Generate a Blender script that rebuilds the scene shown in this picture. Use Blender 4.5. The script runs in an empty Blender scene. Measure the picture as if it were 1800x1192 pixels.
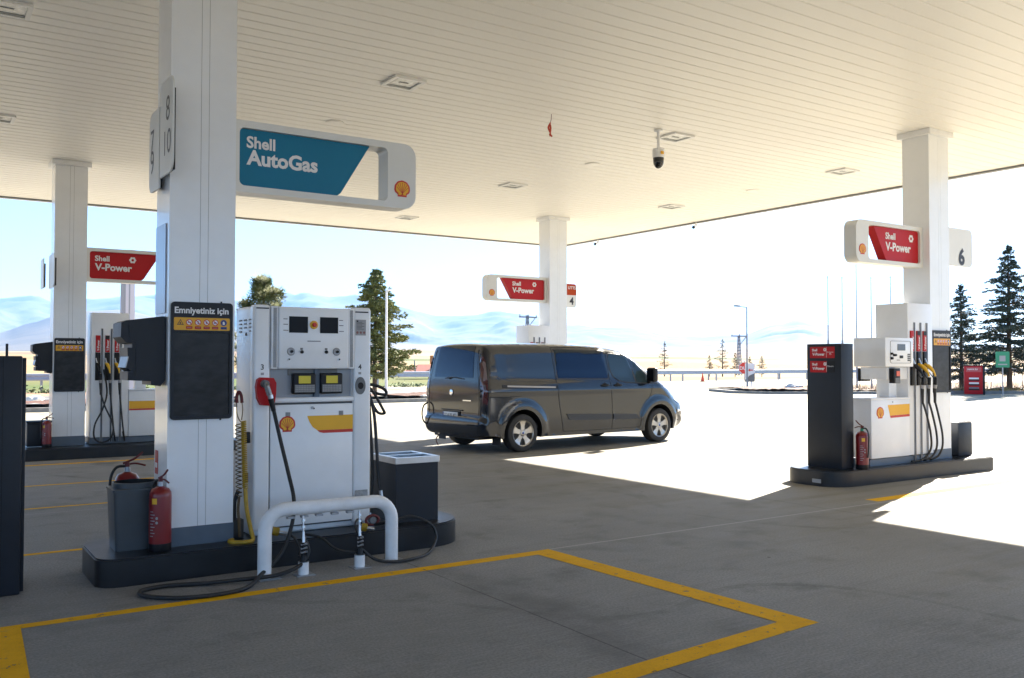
import bpy, bmesh, math, random
from mathutils import Vector, Matrix, noise
from mathutils.geometry import delaunay_2d_cdt
R = math.radians
random.seed(7)
S = bpy.context.scene
COL = S.collection
# ------------------------------------------------------------------ camera
F_PX, YAW, PITCH, ROLL, EYE = 1589.42, 0.5879, 0.0248, 0.0011, 1.65
cd = bpy.data.cameras.new('camera'); cam = bpy.data.objects.new('camera', cd); COL.objects.link(cam)
cd.sensor_width = 36; cd.lens = F_PX / 1800 * 36; cd.clip_start = 0.05; cd.clip_end = 60000
fw = Vector((math.sin(YAW) * math.cos(PITCH), math.cos(YAW) * math.cos(PITCH), math.sin(PITCH)))
rt = Vector((math.cos(YAW), -math.sin(YAW), 0)); up = rt.cross(fw)
r2 = rt * math.cos(ROLL) + up * math.sin(ROLL); u2 = -rt * math.sin(ROLL) + up * math.cos(ROLL)
m = Matrix((r2, u2, -fw)).transposed().to_4x4(); m.translation = (0, 0, EYE)
cam.matrix_world = m
S.camera = cam
# ------------------------------------------------------------------ light
SUNV = Vector((8.04, 3.0, 5.13)).normalized()
EL = math.asin(SUNV.z); AZ = math.atan2(SUNV.x, SUNV.y)
w = bpy.data.worlds.new('World'); S.world = w; w.use_nodes = True
nt = w.node_tree; nt.nodes.clear()
sky = nt.nodes.new('ShaderNodeTexSky'); sky.sky_type = 'NISHITA'; sky.sun_disc = False
sky.sun_elevation = EL; sky.sun_rotation = AZ; sky.altitude = 1200; sky.air_density = 0.7; sky.dust_density = 0.5; sky.ozone_density = 1.6
bg = nt.nodes.new('ShaderNodeBackground'); bg.inputs[1].default_value = 0.05
wo = nt.nodes.new('ShaderNodeOutputWorld'); nt.links.new(sky.outputs[0], bg.inputs[0]); nt.links.new(bg.outputs[0], wo.inputs[0])
sd = bpy.data.lights.new('sun', 'SUN'); sd.energy = 5.0; sd.angle = R(0.53); sd.color = (1, 0.915, 0.785)
sun = bpy.data.objects.new('sun', sd); COL.objects.link(sun); sun.rotation_euler = (-SUNV).to_track_quat('-Z', 'Y').to_euler(); sun.location = (0, 0, 30)
S.view_settings.view_transform = 'Standard'; S.view_settings.look = 'None'; S.view_settings.gamma = 1; S.view_settings.exposure = 2.70
S.cycles.max_bounces = 10; S.cycles.diffuse_bounces = 6; S.cycles.glossy_bounces = 4; S.cycles.transmission_bounces = 6; S.cycles.volume_bounces = 1
S.cycles.use_denoising = True; S.cycles.sample_clamp_indirect = 8

# ------------------------------------------------------------------ materials
MATS = {}
def mat(name, col, rough=0.5, metal=0.0, var=0.0, scale=8.0, bump=0.0, coat=0.0, trans=0.0, spec=0.5, bscale=None, stretch=None, col2=None):
    if name in MATS: return MATS[name]
    mm = bpy.data.materials.new(name); mm.use_nodes = True; n = mm.node_tree; b = n.nodes['Principled BSDF']
    b.inputs['Base Color'].default_value = (*col, 1); b.inputs['Roughness'].default_value = rough; b.inputs['Metallic'].default_value = metal
    b.inputs['Coat Weight'].default_value = coat; b.inputs['Coat Roughness'].default_value = 0.05
    b.inputs['Transmission Weight'].default_value = trans; b.inputs['Specular IOR Level'].default_value = spec
    tc = n.nodes.new('ShaderNodeTexCoord'); mp = n.nodes.new('ShaderNodeMapping'); n.links.new(tc.outputs['Object'], mp.inputs[0])
    if stretch: mp.inputs['Scale'].default_value = stretch
    if var or col2:
        t = n.nodes.new('ShaderNodeTexNoise'); t.inputs['Scale'].default_value = scale; t.inputs['Detail'].default_value = 6; t.inputs['Roughness'].default_value = 0.6
        n.links.new(mp.outputs[0], t.inputs[0])
        r = n.nodes.new('ShaderNodeValToRGB'); r.color_ramp.elements[0].position = 0.3; r.color_ramp.elements[1].position = 0.7
        c2 = col2 or tuple(min(1, c * (1 + var)) for c in col)
        c1 = col if col2 else tuple(c * (1 - var) for c in col)
        r.color_ramp.elements[0].color = (*c1, 1); r.color_ramp.elements[1].color = (*c2, 1)
        n.links.new(t.outputs[0], r.inputs[0]); n.links.new(r.outputs[0], b.inputs['Base Color'])
        mr = n.nodes.new('ShaderNodeMapRange'); mr.inputs[3].default_value = max(0.02, rough * 0.8); mr.inputs[4].default_value = min(1, rough * 1.25)
        n.links.new(t.outputs[0], mr.inputs[0]); n.links.new(mr.outputs[0], b.inputs['Roughness'])
    if bump:
        t2 = n.nodes.new('ShaderNodeTexNoise'); t2.inputs['Scale'].default_value = bscale or scale * 4; t2.inputs['Detail'].default_value = 4
        n.links.new(mp.outputs[0], t2.inputs[0]); bp = n.nodes.new('ShaderNodeBump'); bp.inputs['Strength'].default_value = bump; bp.inputs['Distance'].default_value = 0.02
        n.links.new(t2.outputs[0], bp.inputs['Height']); n.links.new(bp.outputs[0], b.inputs['Normal'])
    MATS[name] = mm
    return mm
WHITE = mat('white_panel_paint', (0.82, 0.84, 0.87), 0.22, 0, 0.03, 3, 0.012, coat=0.3, bscale=2.5)
WHITE2 = mat('white_powder_coat', (0.81, 0.82, 0.84), 0.38, 0, 0.05, 5, 0.02)
SOFF = mat('soffit_white', (0.86, 0.835, 0.785), 0.45, 0, 0.03, 0.6, 0)
SIGNW = mat('sign_frame_white', (0.70, 0.70, 0.68), 0.35, 0, 0.02, 4)
SKIRT = mat('slate_skirting', (0.09, 0.12, 0.16), 0.45, 0, 0.1, 6)
CHAR = mat('charcoal_paint', (0.016, 0.019, 0.026), 0.45, 0, 0.12, 5, 0.02, spec=.3)
ISLE = mat('island_dark_steel', (0.010, 0.011, 0.014), 0.33, 0, 0.3, 4, 0.05, spec=.45)
BLACK = mat('black_plastic', (0.009, 0.009, 0.011), 0.45, 0, 0.15, 12, spec=.3)
RUB = mat('black_rubber', (0.014, 0.014, 0.015), 0.55, 0, 0.25, 20)
SCREEN = mat('dark_screen', (0.004, 0.005, 0.008), 0.3, spec=.15)
STEEL = mat('brushed_steel', (0.55, 0.56, 0.58), 0.3, 1.0, 0.1, 10)
STEELG = mat('galvanised_grey', (0.35, 0.36, 0.38), 0.45, 0.8, 0.12, 8)
RAILG = mat('guard_rail_zinc', (0.33, 0.38, 0.46), 0.5, 0.15, 0.1, 3)
GREYP = mat('grey_plastic', (0.15, 0.155, 0.16), 0.5, 0, 0.1, 12)
LGREY = mat('light_grey_sticker', (0.33, 0.33, 0.34), 0.6, 0, 0.1, 40)
RED = mat('signal_red', (0.44, 0.010, 0.014), 0.45, 0, 0.05, 6, spec=.25)
REDD = mat('extinguisher_red', (0.19, 0.005, 0.008), 0.33, 0, 0.06, 6, coat=0.25)
REDLOGO = mat('logo_red', (0.55, 0.03, 0.015), 0.4)
YEL = mat('logo_yellow', (0.82, 0.42, 0.01), 0.4, 0, 0.03, 5)
YEL2 = mat('nozzle_yellow', (0.75, 0.42, 0.02), 0.4, 0, 0.05, 9)
TEAL = mat('teal_sign_face', (0.008, 0.165, 0.29), 0.45, 0, 0.03, 3, spec=.25)
TXT = mat('white_lettering', (0.75, 0.75, 0.76), 0.5)
DTXT = mat('dark_lettering', (0.03, 0.03, 0.035), 0.5)
GREYT = mat('grey_lettering', (0.12, 0.12, 0.13), 0.5)
BLUE = mat('mandatory_blue', (0.02, 0.05, 0.22), 0.5)
GREEN = mat('green_sign', (0.02, 0.25, 0.13), 0.45)
COILY = mat('yellow_air_hose', (0.40, 0.25, 0.015), 0.5, 0, 0.2, 20)
COILB = mat('brown_cable', (0.10, 0.06, 0.02), 0.5, 0, 0.2, 20)
REDT = mat('dark_red_plastic', (0.13, 0.015, 0.015), 0.5, 0, 0.1, 10)
GLASSD = mat('tinted_glass', (0.01, 0.014, 0.022), 0.03, 0, spec=0.9)
CONE = mat('cone_orange', (0.65, 0.07, 0.02), 0.5)

# ------------------------------------------------------------------ helpers
ORG = {}
def tag(o, label=None, cat=None, group=None, kind=None):
    if label: o['label'] = label
    if cat: o['category'] = cat
    if group: o['group'] = group
    if kind: o['kind'] = kind
    return o
def thing(name, label, cat, loc=(0, 0, 0), group=None, rz=0.0):
    o = bpy.data.objects.new(name, None); COL.objects.link(o); o.location = loc; o.rotation_euler = (0, 0, rz)
    o.empty_display_size = 0.1
    ORG[o] = Vector((0, 0, 0)) if rz else Vector(loc)
    return tag(o, label, cat, group)
class MB:
    def __init__(s): s.bm = bmesh.new(); s.mats = []
    def mi(s, m):
        if m not in s.mats: s.mats.append(m)
        return s.mats.index(m)
    def face(s, pts, m, smooth=False):
        vs = [s.bm.verts.new(p) for p in pts]
        try:
            f = s.bm.faces.new(vs); f.material_index = s.mi(m); f.smooth = smooth
            return f
        except ValueError: return None
    def box(s, x0, x1, y0, y1, z0, z1, m, bev=0.0, seg=2):
        r = bmesh.ops.create_cube(s.bm, size=1.0); vs = r['verts']
        for v in vs: v.co = Vector(((x0 + x1) / 2 + v.co.x * (x1 - x0), (y0 + y1) / 2 + v.co.y * (y1 - y0), (z0 + z1) / 2 + v.co.z * (z1 - z0)))
        fs = {f for v in vs for f in v.link_faces}; i = s.mi(m)
        for f in fs: f.material_index = i
        if bev > 0:
            es = list({e for f in fs for e in f.edges})
            rb = bmesh.ops.bevel(s.bm, geom=es, offset=bev, segments=seg, profile=0.5, affect='EDGES')
            for f in rb['faces']: f.material_index = i; f.smooth = True
        return s
    def ring(s, c, ax, r, n, ex=None):
        ax = Vector(ax).normalized(); a = ax.orthogonal().normalized() if ex is None else Vector(ex).normalized(); b = ax.cross(a)
        return [s.bm.verts.new(Vector(c) + a * (r * math.cos(2 * math.pi * k / n)) + b * (r * math.sin(2 * math.pi * k / n))) for k in range(n)]
    def bridge(s, A, B, m, smooth=True):
        n = len(A); i = s.mi(m)
        for k in range(n):
            f = s.bm.faces.new((A[k], A[(k + 1) % n], B[(k + 1) % n], B[k])); f.material_index = i; f.smooth = smooth
    def cap(s, A, m, flip=False):
        try:
            f = s.bm.faces.new(A[::-1] if flip else A); f.material_index = s.mi(m)
        except ValueError: pass
    def cyl(s, p0, p1, r0, r1, m, n=16, caps=True):
        ax = Vector(p1) - Vector(p0); A = s.ring(p0, ax, r0, n); B = s.ring(p1, ax, r1, n); s.bridge(A, B, m)
        if caps: s.cap(A, m, True); s.cap(B, m)
        return s
    def lathe(s, c, prof, m, n=24, ax=(0, 0, 1), ms=None):
        ax = Vector(ax).normalized(); prev = None
        for j, (r, h) in enumerate(prof):
            cur = s.ring(Vector(c) + ax * h, ax, max(r, 1e-4), n)
            if prev: s.bridge(prev, cur, (ms[j - 1] if ms else m))
            else: s.cap(cur, m, True)
            prev = cur
        s.cap(prev, m)
        return s
    def tube(s, pts, r, m, n=10, sub=6, closed=False):
        P = [Vector(p) for p in pts]
        if sub > 1 and len(P) > 2:
            Q = []
            for i in range(len(P) - 1):
                p0 = P[max(i - 1, 0)]; p1 = P[i]; p2 = P[i + 1]; p3 = P[min(i + 2, len(P) - 1)]
                for k in range(sub):
                    t = k / sub
                    Q.append(0.5 * ((2 * p1) + (p2 - p0) * t + (2 * p0 - 5 * p1 + 4 * p2 - p3) * t * t + (3 * p1 - p0 - 3 * p2 + p3) * t ** 3))
            Q.append(P[-1]); P = Q
        prev = None; a = None
        for i, p in enumerate(P):
            d = (P[min(i + 1, len(P) - 1)] - P[max(i - 1, 0)]).normalized()
            if a is None: a = d.orthogonal().normalized()
            a = (a - d * a.dot(d)).normalized(); b = d.cross(a)
            rr = r(i / (len(P) - 1)) if callable(r) else r
            cur = [s.bm.verts.new(p + a * (rr * math.cos(2 * math.pi * k / n)) + b * (rr * math.sin(2 * math.pi * k / n))) for k in range(n)]
            if prev: s.bridge(prev, cur, m)
            else: s.cap(cur, m, True)
            prev = cur
        s.cap(prev, m)
        return s
    def prism(s, poly, f0, f1, m, holes=(), ms=None, smooth=False):
        # poly: 2D outline (ccw); f0/f1 map (a,b) to 3D for back and front
        loops = [list(poly)] + [list(h) for h in holes]
        if not holes:
            A = [s.bm.verts.new(f0(*p)) for p in poly]; B = [s.bm.verts.new(f1(*p)) for p in poly]
            s.cap(B, m); s.cap(A, m, True); s.bridge(A, B, ms or m, smooth)
            return s
        pts = []; edges = []
        for L in loops:
            k = len(pts); pts += [Vector(p) for p in L]; edges += [(k + i, k + (i + 1) % len(L)) for i in range(len(L))]
        V, E_, Fc, *_r = delaunay_2d_cdt(pts, edges, [], 0, 1e-6)
        for (mp, rev) in ((f0, True), (f1, False)):
            vv = [s.bm.verts.new(mp(v.x, v.y)) for v in V]
            for f in Fc:
                c = sum((V[i] for i in f), Vector((0, 0))) / len(f)
                if inside(c, loops[0]) and not any(inside(c, h) for h in loops[1:]):
                    s.cap([vv[i] for i in f], m, rev)
        for L in loops:
            A = [s.bm.verts.new(f0(*p)) for p in L]; B = [s.bm.verts.new(f1(*p)) for p in L]; s.bridge(A, B, ms or m, smooth)
        return s
    def add_mesh(s, me, mtx, m):
        vs = [s.bm.verts.new(mtx @ v.co) for v in me.vertices]; i = s.mi(m)
        for p in me.polygons:
            try: f = s.bm.faces.new([vs[k] for k in p.vertices]); f.material_index = i
            except ValueError: pass
        return s
    def build(s, name, parent=None, smooth=False, recalc=True):
        if recalc: bmesh.ops.recalc_face_normals(s.bm, faces=s.bm.faces)
        me = bpy.data.meshes.new(name); off = Vector((0, 0, 0))
        if parent is not None: off = ORG[parent]
        if off.length: bmesh.ops.translate(s.bm, verts=s.bm.verts, vec=-off)
        s.bm.to_mesh(me); s.bm.free()
        for m_ in s.mats: me.materials.append(m_)
        if smooth:
            for p in me.polygons: p.use_smooth = True
        if any(p.use_smooth for p in me.polygons): me.set_sharp_from_angle(angle=R(38))
        o = bpy.data.objects.new(name, me); COL.objects.link(o)
        if parent is not None: o.parent = parent
        ORG[o] = off
        return o
def inside(p, poly):
    c = False; n = len(poly); x, y = p[0], p[1]
    for i in range(n):
        x1, y1 = poly[i]; x2, y2 = poly[(i + 1) % n]
        if (y1 > y) != (y2 > y) and x < (x2 - x1) * (y - y1) / (y2 - y1) + x1: c = not c
    return c
def rrect(x0, x1, y0, y1, r=0.02, n=5, rs=None):
    rs = rs or (r, r, r, r)    # bl, br, tr, tl
    out = []
    for (cx, cy, a0, q) in ((x0, y0, 180, rs[0]), (x1, y0, 270, rs[1]), (x1, y1, 0, rs[2]), (x0, y1, 90, rs[3])):
        sx = 1 if cx == x0 else -1; sy = 1 if cy == y0 else -1
        for k in range(n + 1):
            a = R(a0 + 90 * k / n); out.append((cx + sx * q + q * math.cos(a), cy + sy * q + q * math.sin(a)))
    return out
def XZ(y): return lambda a, b: Vector((a, y, b))            # drawing plane facing -Y
def YZ(x): return lambda a, b: Vector((x, -a, b))           # drawing plane facing -X : a = -y
TC = {}
def textmesh(s, bold=0.0):
    k = (s, bold)
    if k not in TC:
        cu = bpy.data.curves.new('t', 'FONT'); cu.body = s; cu.size = 1; cu.offset = bold; cu.resolution_u = 3; cu.fill_mode = 'FRONT'
        ob = bpy.data.objects.new('t', cu); COL.objects.link(ob)
        dg = bpy.context.evaluated_depsgraph_get(); dg.update()
        me = bpy.data.meshes.new_from_object(ob.evaluated_get(dg)); bpy.data.objects.remove(ob)
        xs = [v.co.x for v in me.vertices]; ys = [v.co.y for v in me.vertices]
        TC[k] = (me, min(xs), max(xs), min(ys), max(ys))
    return TC[k]
def text(mb, s, a, b, plane, m, width=None, height=None, bold=0.02, align='l'):
    me, x0, x1, y0, y1 = textmesh(s, bold)
    sx = width / (x1 - x0) if width else None
    sy = height / 0.73 if height else None
    sx = sx or sy; sy = sy or sx
    if align == 'c': a -= sx * (x1 - x0) / 2
    if align == 'r': a -= sx * (x1 - x0)
    vs = [mb.bm.verts.new(plane(a + (v.co.x - x0) * sx, b + v.co.y * sy)) for v in me.vertices]; i = mb.mi(m)
    for p in me.polygons:
        try: f = mb.bm.faces.new([vs[k] for k in p.vertices]); f.material_index = i
        except ValueError: pass
def shellpoly(cx, cy, r):
    o = []
    for k in range(43):
        t = -28 + (236) * k / 42; rr = r * (1 + 0.03 * abs(math.sin(R((t + 28) * 7 * 180 / 236))))
        o.append((cx + rr * 1.0 * math.cos(R(t)), cy + rr * 0.98 * math.sin(R(t))))
    o += [(cx - 0.6 * r, cy - 0.66 * r), (cx - 0.58 * r, cy - 0.93 * r), (cx + 0.58 * r, cy - 0.93 * r), (cx + 0.6 * r, cy - 0.66 * r)]
    return o
def logo(parent, cx, cy, r, planef, d, t=0.003, name='emblem'):
    """planef(depth) gives a mapping, depth grows towards the viewer"""
    mb = MB(); mb.prism(shellpoly(cx, cy, r), planef(d), planef(d + t), REDLOGO)
    mb.prism(shellpoly(cx, cy + r * 0.01, r * 0.80), planef(d + t), planef(d + 2 * t), YEL)
    for k in range(-3, 4):
        a = R(90 + k * 25); dx, dy = math.cos(a), math.sin(a); nx, ny = -dy, dx; bx, by = cx + k * r * 0.05, cy - r * 0.72; L = (r * 0.72 + r * 0.72 * math.sin(a)) if abs(k) < 3 else r * 0.95
        ex, ey = cx + dx * r * 0.76, cy + dy * r * 0.74; q = r * 0.036
        vx, vy = ex - bx, ey - by; l = math.hypot(vx, vy); px, py = -vy / l * q, vx / l * q
        mb.face([planef(d + 2 * t + 0.001)(*p) for p in ((bx - px * .5, by - py * .5), (ex - px, ey - py), (ex + px, ey + py), (bx + px * .5, by + py * .5))], REDLOGO)
    return mb.build(name, parent)
def FY(y): return lambda d: XZ(y - d)
def FX(x): return lambda d: YZ(x - d)
def dupe(o, parent=None):
    c = o.copy(); COL.objects.link(c); c.parent = parent
    for ch in list(o.children): dupe(ch, c)
    return c

# ================================================================== GROUND AND TERRAIN
def nodes_mat(name):
    mm = bpy.data.materials.new(name); mm.use_nodes = True
    return mm, mm.node_tree, mm.node_tree.nodes['Principled BSDF']
def N(nt, t, **kw):
    n = nt.nodes.new(t)
    for k, v in kw.items(): setattr(n, k, v)
    return n
def math_n(nt, op, a, b=None, c=None):
    n = nt.nodes.new('ShaderNodeMath'); n.operation = op
    for i, x in enumerate((a, b, c)):
        if x is None: continue
        if isinstance(x, (int, float)): n.inputs[i].default_value = x
        else: nt.links.new(x, n.inputs[i])
    return n.outputs[0]
def mixc(nt, f, a, b):
    n = nt.nodes.new('ShaderNodeMix'); n.data_type = 'RGBA'
    if isinstance(f, (int, float)): n.inputs[0].default_value = f
    else: nt.links.new(f, n.inputs[0])
    for i, x in ((6, a), (7, b)):
        if isinstance(x, tuple): n.inputs[i].default_value = (*x, 1)
        else: nt.links.new(x, n.inputs[i])
    return n.outputs[2]
def noise_n(nt, co, scale, detail=5, rough=0.6, sc=None):
    if sc:
        mp = N(nt, 'ShaderNodeMapping'); mp.inputs['Scale'].default_value = sc; nt.links.new(co, mp.inputs[0]); co = mp.outputs[0]
    t = N(nt, 'ShaderNodeTexNoise'); t.inputs['Scale'].default_value = scale; t.inputs['Detail'].default_value = detail; t.inputs['Roughness'].default_value = rough
    nt.links.new(co, t.inputs[0]); return t.outputs[0]
def step(nt, v, lo, hi):
    n = N(nt, 'ShaderNodeMapRange'); n.inputs[1].default_value = lo; n.inputs[2].default_value = hi; nt.links.new(v, n.inputs[0]); n.clamp = True
    return n.outputs[0]
# concrete
CONC, nt, b = nodes_mat('forecourt_concrete')
co = N(nt, 'ShaderNodeTexCoord').outputs['Object']; sp = N(nt, 'ShaderNodeSeparateXYZ'); nt.links.new(co, sp.inputs[0]); X_, Y_ = sp.outputs[0], sp.outputs[1]
big = noise_n(nt, co, 0.35, 4); mid = noise_n(nt, co, 1.7, 6, 0.65); fine = noise_n(nt, co, 60, 3, 0.7); streak = noise_n(nt, co, 2.2, 5, 0.6, (0.25, 3.0, 1)); brush = noise_n(nt, co, 24, 3, 0.6, (0.15, 3.0, 1))
c = mixc(nt, step(nt, big, 0.35, 0.65), (0.21, 0.213, 0.214), (0.30, 0.302, 0.300))
c = mixc(nt, math_n(nt, 'MULTIPLY', step(nt, streak, 0.5, 0.72), 0.35), c, (0.17, 0.168, 0.165))
c = mixc(nt, math_n(nt, 'MULTIPLY', step(nt, mid, 0.54, 0.68), 0.6), c, (0.135, 0.135, 0.137))
c = mixc(nt, math_n(nt, 'MULTIPLY', step(nt, brush, 0.45, 0.62), 0.32), c, (0.35, 0.345, 0.33))
c = mixc(nt, math_n(nt, 'MULTIPLY', step(nt, fine, 0.40, 0.62), 0.6), c, (0.13, 0.132, 0.135))
blot = noise_n(nt, co, 0.9, 3, 0.5); c = mixc(nt, math_n(nt, 'MULTIPLY', step(nt, blot, 0.62, 0.72), 0.55), c, (0.10, 0.10, 0.10))
vs_ = N(nt, 'ShaderNodeTexVoronoi'); vs_.inputs['Scale'].default_value = 2.3; nt.links.new(co, vs_.inputs[0]); vsc = N(nt, 'ShaderNodeSeparateColor'); nt.links.new(vs_.outputs['Color'], vsc.inputs[0])
spot = math_n(nt, 'MULTIPLY', math_n(nt, 'LESS_THAN', vs_.outputs['Distance'], math_n(nt, 'MULTIPLY', vsc.outputs[1], 0.045)), math_n(nt, 'GREATER_THAN', vsc.outputs[0], 0.55))
c = mixc(nt, math_n(nt, 'MULTIPLY', spot, .8), c, (0.03, 0.03, 0.03))
arc = math_n(nt, 'LESS_THAN', math_n(nt, 'ABSOLUTE', math_n(nt, 'SUBTRACT', noise_n(nt, co, 0.22, 1, 0.3), 0.5)), 0.006)
c = mixc(nt, math_n(nt, 'MULTIPLY', math_n(nt, 'MULTIPLY', arc, step(nt, mid, .4, .6)), .35), c, (0.09, 0.09, 0.09))
wob = math_n(nt, 'MULTIPLY', math_n(nt, 'SUBTRACT', mid, 0.5), 0.02)
def linemask(v, at, hw): return math_n(nt, 'LESS_THAN', math_n(nt, 'ABSOLUTE', math_n(nt, 'SUBTRACT', math_n(nt, 'ADD', v, wob), at)), hw)
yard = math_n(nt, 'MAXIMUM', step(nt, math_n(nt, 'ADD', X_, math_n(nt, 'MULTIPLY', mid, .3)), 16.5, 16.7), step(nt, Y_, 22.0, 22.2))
sunlit_dust = mixc(nt, step(nt, streak, 0.35, 0.65), (0.33, 0.30, 0.22), (0.40, 0.365, 0.275)); sunlit_dust = mixc(nt, math_n(nt, 'MULTIPLY', step(nt, mid, 0.50, 0.72), 0.6), sunlit_dust, (0.20, 0.17, 0.11))
st2 = noise_n(nt, co, 0.9, 7, 0.7, (0.12, 1.6, 1)); sunlit_dust = mixc(nt, math_n(nt, 'MULTIPLY', step(nt, st2, 0.52, 0.66), 0.75), sunlit_dust, (0.165, 0.14, 0.085))
c = mixc(nt, math_n(nt, 'MULTIPLY', step(nt, math_n(nt, 'ADD', X_, math_n(nt, 'MULTIPLY', st2, 5)), 7.5, 13.0), 0.55), c, (0.235, 0.212, 0.155))  # blown dust tint, its colour also carrying the cream tone of sunlight
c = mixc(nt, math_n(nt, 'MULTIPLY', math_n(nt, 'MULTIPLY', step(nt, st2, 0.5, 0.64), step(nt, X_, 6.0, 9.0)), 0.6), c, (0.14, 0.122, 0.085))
c = mixc(nt, yard, c, sunlit_dust)  # paler past the canopy edge: sunlit brightness put into the dusty yard colour
lj = math_n(nt, 'MULTIPLY', linemask(Y_, 6.47, 0.014), math_n(nt, 'GREATER_THAN', X_, 4.7))
for yy in (11.0, 15.6, 20.2, 24.8, 29.4): lj = math_n(nt, 'MAXIMUM', lj, math_n(nt, 'MULTIPLY', linemask(Y_, yy, 0.012), 0.6))
c = mixc(nt, math_n(nt, 'MULTIPLY', lj, 0.6), c, (0.42, 0.41, 0.39))
dj = linemask(X_, 3.42, 0.006)
for xx in (8.6, 13.8, 19.0, 24.2, -1.8): dj = math_n(nt, 'MAXIMUM', dj, linemask(X_, xx, 0.006))
crk = math_n(nt, 'MULTIPLY', dj, step(nt, mid, 0.3, 0.5))
c = mixc(nt, math_n(nt, 'MULTIPLY', crk, 0.75), c, (0.035, 0.035, 0.035))
# soft dirt along the crack
dirt = math_n(nt, 'SUBTRACT', 1.0, step(nt, math_n(nt, 'ABSOLUTE', math_n(nt, 'SUBTRACT', X_, 3.5)), 0.0, 0.28))
c = mixc(nt, math_n(nt, 'MULTIPLY', math_n(nt, 'MULTIPLY', dirt, step(nt, mid, 0.35, 0.7)), 0.8), c, (0.105, 0.105, 0.108))
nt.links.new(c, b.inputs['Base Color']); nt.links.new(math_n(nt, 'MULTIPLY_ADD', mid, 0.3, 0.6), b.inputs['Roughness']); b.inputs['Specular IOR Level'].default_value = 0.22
bp = N(nt, 'ShaderNodeBump'); bp.inputs['Strength'].default_value = 0.25; bp.inputs['Distance'].default_value = 0.006
nt.links.new(math_n(nt, 'ADD', fine, math_n(nt, 'MULTIPLY', brush, 1.5)), bp.inputs['Height']); nt.links.new(bp.outputs[0], b.inputs['Normal'])
# asphalt / verge / fields
ASPH = mat('road_asphalt', (0.11, 0.11, 0.112), 0.85, 0, 0.2, 3, 0.2, bscale=40)
VERGE = mat('pale_gravel_verge', (0.42, 0.40, 0.36), 0.9, 0, 0.15, 2, 0.2, bscale=30)
DIRT = mat('dirt_strip', (0.26, 0.16, 0.10), 0.95, 0, 0.35, 1.5, 0.3, bscale=10)
MULCH = mat('volcanic_mulch', (0.10, 0.045, 0.032), 0.95, 0, 0.6, 14, 0.9, bscale=35)
KERB = mat('kerb_stone', (0.22, 0.215, 0.205), 0.8, 0, 0.25, 5, 0.1)
YPAINT, nt, b = nodes_mat('yellow_road_paint')
co = N(nt, 'ShaderNodeTexCoord').outputs['Object']; f1 = noise_n(nt, co, 5, 6, 0.7); f2 = noise_n(nt, co, 70, 3, 0.7)
c = mixc(nt, step(nt, f1, 0.3, 0.7), (0.66, 0.35, 0.004), (0.80, 0.44, 0.008)); c = mixc(nt, math_n(nt, 'MULTIPLY', step(nt, f2, 0.5, 0.75), 0.4), c, (0.36, 0.20, 0.02))
c = mixc(nt, math_n(nt, 'MULTIPLY', step(nt, f1, 0.62, 0.75), 0.5), c, (0.2, 0.17, 0.12)); nt.links.new(c, b.inputs['Base Color']); b.inputs['Roughness'].default_value = 0.8; b.inputs['Specular IOR Level'].default_value = 0.12
tr_ = N(nt, 'ShaderNodeBsdfTransparent'); ms_ = N(nt, 'ShaderNodeMixShader'); f3 = noise_n(nt, co, 11, 8, 0.75)
nt.links.new(math_n(nt, 'MULTIPLY', step(nt, f3, 0.60, 0.63), 0.75), ms_.inputs[0]); nt.links.new(b.outputs[0], ms_.inputs[1]); nt.links.new(tr_.outputs[0], ms_.inputs[2]); nt.links.new(ms_.outputs[0], nt.nodes['Material Output'].inputs['Surface'])
WPAINT = mat('white_road_paint', (0.62, 0.62, 0.6), 0.7, 0, 0.12, 4)
# terrain: fields + far hills
FIELD, nt, b = nodes_mat('dry_fields')
co = N(nt, 'ShaderNodeTexCoord').outputs['Object']
vor = N(nt, 'ShaderNodeTexVoronoi'); vor.inputs['Scale'].default_value = 0.006; mp = N(nt, 'ShaderNodeMapping'); mp.inputs['Scale'].default_value = (1, 0.55, 1); mp.inputs['Rotation'].default_value = (0, 0, 0.5); nt.links.new(co, mp.inputs[0]); nt.links.new(mp.outputs[0], vor.inputs[0])
sv = N(nt, 'ShaderNodeSeparateColor'); nt.links.new(vor.outputs['Color'], sv.inputs[0])
ramp = N(nt, 'ShaderNodeValToRGB'); el = ramp.color_ramp.elements; el[0].color = (0.27, 0.18, 0.09, 1); el[1].color = (0.24, 0.17, 0.10, 1); ramp.color_ramp.interpolation = 'CONSTANT'
for p_, cc in ((0.2, (0.30, 0.22, 0.12)), (0.42, (0.20, 0.13, 0.085)), (0.58, (0.28, 0.21, 0.13)), (0.72, (0.07, 0.11, 0.035)), (0.8, (0.31, 0.235, 0.145))):
    e = ramp.color_ramp.elements.new(p_); e.color = (*cc, 1)
nt.links.new(sv.outputs[0], ramp.inputs[0]); f1 = noise_n(nt, co, 0.02, 6, 0.65); f2 = noise_n(nt, co, 1.2, 5, 0.7)
c = mixc(nt, math_n(nt, 'MULTIPLY', step(nt, f1, 0.4, 0.7), 0.5), ramp.outputs[0], (0.22, 0.15, 0.08)); c = mixc(nt, math_n(nt, 'MULTIPLY', step(nt, f2, 0.5, 0.7), 0.3), c, (0.12, 0.09, 0.045))
b.inputs['Specular IOR Level'].default_value = 0.1
nt.links.new(c, b.inputs['Base Color']); b.inputs['Roughness'].default_value = 0.95
ROCK, nt, b = nodes_mat('mountain_rock')
co = N(nt, 'ShaderNodeTexCoord').outputs['Object']; f1 = noise_n(nt, co, 0.0012, 9, 0.68); f2 = noise_n(nt, co, 0.006, 7, 0.7)
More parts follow.
